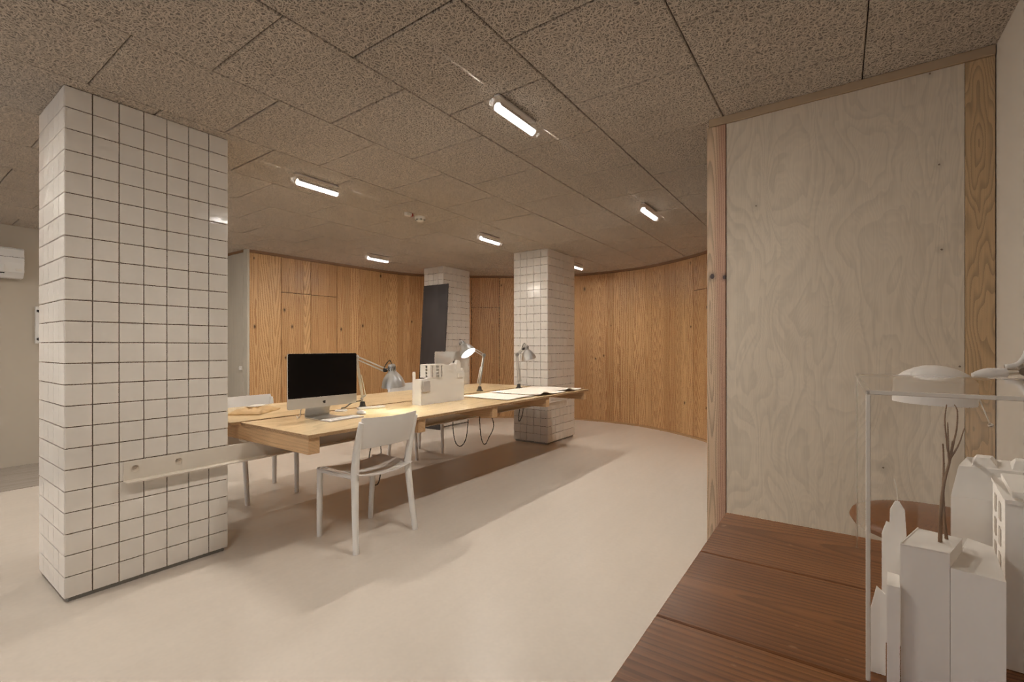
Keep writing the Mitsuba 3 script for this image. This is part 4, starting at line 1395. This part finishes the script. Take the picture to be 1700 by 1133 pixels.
# rear block with mansard roof
xf = 1.12
prism([(xf, -0.162), (xf, -0.300), (1.27, -0.330), (1.27, -0.192)], zd, 0.918, 'rear_block', 'tall rear block')
V = [(xf, -0.162, .918), (xf, -0.300, .918), (1.27, -0.330, .918), (1.27, -0.192, .918), (xf + .026, -0.176, .968), (xf + .026, -0.300, .968), (1.25, -0.322, .968), (1.25, -0.204, .968)]
mm = trimesh.convex.convex_hull(np.array(V))
part(key, 'mansard', mm, 'm_card', label='sloping mansard roof')
for (ya, yb) in ((-0.195, -0.228), (-0.245, -0.280)):
    V = [(xf + .036, ya, .968), (xf + .036, yb, .968), (1.235, yb - .014, .968), (1.235, ya - .014, .968), (xf + .058, ya - .009, .981), (xf + .058, yb + .006, .981), (1.21, yb - .004, .981), (1.21, ya - .016, .981)]
    part(key, 'roof_hip', trimesh.convex.convex_hull(np.array(V)), 'm_card', label='hipped roof piece')
# windowed tower on the right
gx, gy = 0.95, -0.1945
tw = prism([(gx, gy), (gx, -0.40), (1.10, -0.40), (1.10, gy - 0.016)], zd, 0.958, 'window_tower', 'tower with rows of windows')
for r in range(5):
    for c in range(2):
        ya = gy - 0.004 - 0.0045 * c
        xa = gx + 0.040 + c * 0.055
        zz = 0.768 + r * 0.038
        wv = box(0, 0.020, 0, 0.0012, 0, 0.026)
        wv.apply_transform(trimesh.transformations.rotation_matrix(math.atan2(-0.016, 0.15), (0, 0, 1)))
        wv.apply_translation((xa, gy - (xa - gx) * 0.016 / 0.15 + 0.0002, zz))
        part(tw, 'window', wv, 'm_grey_paint')  # flush plates, the shade of recessed windows painted as grey
part(key, 'cornice', cat(box(gx - 0.004, gx + 0.012, -0.402, gy + 0.001, 0.958, 0.9635), prism_mesh([(gx + 0.012, gy + 0.0005), (gx + 0.012, -0.402), (1.104, -0.402), (1.104, gy - 0.0150)], 0.958, 0.9635), prism_mesh([(gx + 0.014, gy - 0.010), (gx + 0.014, -0.395), (1.102, -0.395), (1.102, gy - 0.026)], 0.9635, 0.972)), 'm_card', label='stepped cornice')

# twigs standing on the front block
key = thing('twig_tree', 'bare brown twigs standing on the model inside the case', 'twig')
tz = 0.9122
br = [[(0.8634, -0.114, 0.9124), (0.8643, -0.115, 0.9558), (0.8681, -0.1188, 0.994), (0.87, -0.1245, 1.0226)], [(0.87, -0.1245, 1.0226), (0.87, -0.1216, 1.0512), (0.87, -0.1197, 1.0798), (0.87, -0.1216, 1.1018)], [(0.87, -0.1245, 1.0226), (0.871, -0.1283, 1.0464), (0.872, -0.1321, 1.0703), (0.872, -0.1326, 1.0941), (0.872, -0.1297, 1.1018)], [(0.87, -0.1252, 1.0274), (0.872, -0.1336, 1.0464), (0.8729, -0.1398, 1.0703)], [(0.87, -0.1245, 1.0293), (0.87, -0.1264, 1.0417), (0.87, -0.1274, 1.0522)], [(0.87, -0.1231, 1.0369), (0.87, -0.1229, 1.0607), (0.87, -0.1226, 1.077)]]
for i, b in enumerate(br):
    P = curve(b, 12)
    part(key, 'branch', tube(P, np.linspace(0.0024 if i == 0 else 0.0013, 0.0015 if i == 0 else 0.0006, len(P)), 8), 'm_twig', smooth=True)
P = curve([(0.8824, -0.1231, 0.9124), (0.8796, -0.1202, 0.9463), (0.8758, -0.1188, 0.9844), (0.8739, -0.1192, 1.0178), (0.8739, -0.1183, 1.0464)], 14)
part(key, 'branch', tube(P, np.linspace(0.0020, 0.0009, len(P)), 8), 'm_twig', smooth=True)

# ------------------------------------------------------------------ white mushroom lamp behind the case
key = thing('task_lamp', 'white domed task lamp hanging over the stool behind the clear case', 'lamp')
LC = np.array([1.50, -0.186, 1.058])
m = frame(LC, (0, 0, 1))
m[:3, :3] = trimesh.transformations.rotation_matrix(0.03, (1, 0, 0))[:3, :3]
part(key, 'shade', lathe([(0.077, -0.011), (0.0775, -0.006), (0.0765, 0.040), (0.073, 0.047), (0.058, 0.062), (0.038, 0.073), (0.018, 0.079), (0.0, 0.080)], 48, m), 'm_lamp_white', smooth=40, label='white dome shade')
part(key, 'lining', lathe([(0.077, -0.011), (0.074, -0.009), (0.073, 0.038), (0.055, 0.056), (0.0, 0.070)], 48, m), 'm_lamp_inner', smooth=40)
ar = curve([(1.545, -0.262, 1.112), (1.550, -0.290, 1.118), (1.556, -0.320, 1.122)], 7)
part(key, 'sleeve', tube(ar, np.interp(np.linspace(0, 1, len(ar)), [0, .3, .6, 1], [0.008, 0.0135, 0.0145, 0.011]), 16), 'm_lamp_white', smooth=40, label='white joint sleeve')
part(key, 'joint', tube([(1.556, -0.318, 1.122), (1.562, -0.372, 1.130)], 0.008, 14), 'm_chrome', smooth=40, label='chrome joint')
part(key, 'knuckle', lathe([(0.0, -0.014), (0.011, -0.014), (0.013, 0.0), (0.011, 0.014), (0.0, 0.014)], 18, frame((1.560, -0.350, 1.130), (1, 0, 0.3))), 'm_chrome', smooth=40)
part(key, 'arm', tube(curve([(1.562, -0.370, 1.130), (1.58, -0.42, 1.18), (1.60, -0.470, 1.26), (1.61, -0.505, 1.33)], 13), 0.009, 12), 'm_chrome', smooth=40)
part(key, 'wall_plate', lathe([(0.0, 0.0), (0.035, 0.0), (0.035, 0.012), (0.0, 0.016)], 24, frame((1.61, -0.5145, 1.33), (0, 1, 0))), 'm_lamp_white', smooth=40)
part(key, 'cord', cable_tube([(1.553, -0.318, 1.136), (1.555, -0.338, 1.142), (1.556, -0.352, 1.165), (1.56, -0.362, 1.21), (1.565, -0.372, 1.245), (1.58, -0.41, 1.27), (1.60, -0.47, 1.31), (1.61, -0.50, 1.33)], 0.0055), 'm_lamp_white', smooth=True, label='white cord')
hp = np.array([1.50, -0.2635, 1.066])
he = np.array([1.50, -0.2840, 1.003])
part(key, 'handle', tube([hp, he], 0.0014, 10), 'm_chrome', smooth=True, label='thin chrome guide rod')
part(key, 'knob', trimesh.creation.icosphere(subdivisions=2, radius=0.0052).apply_translation(he), 'm_chrome', smooth=True, label='chrome ball')
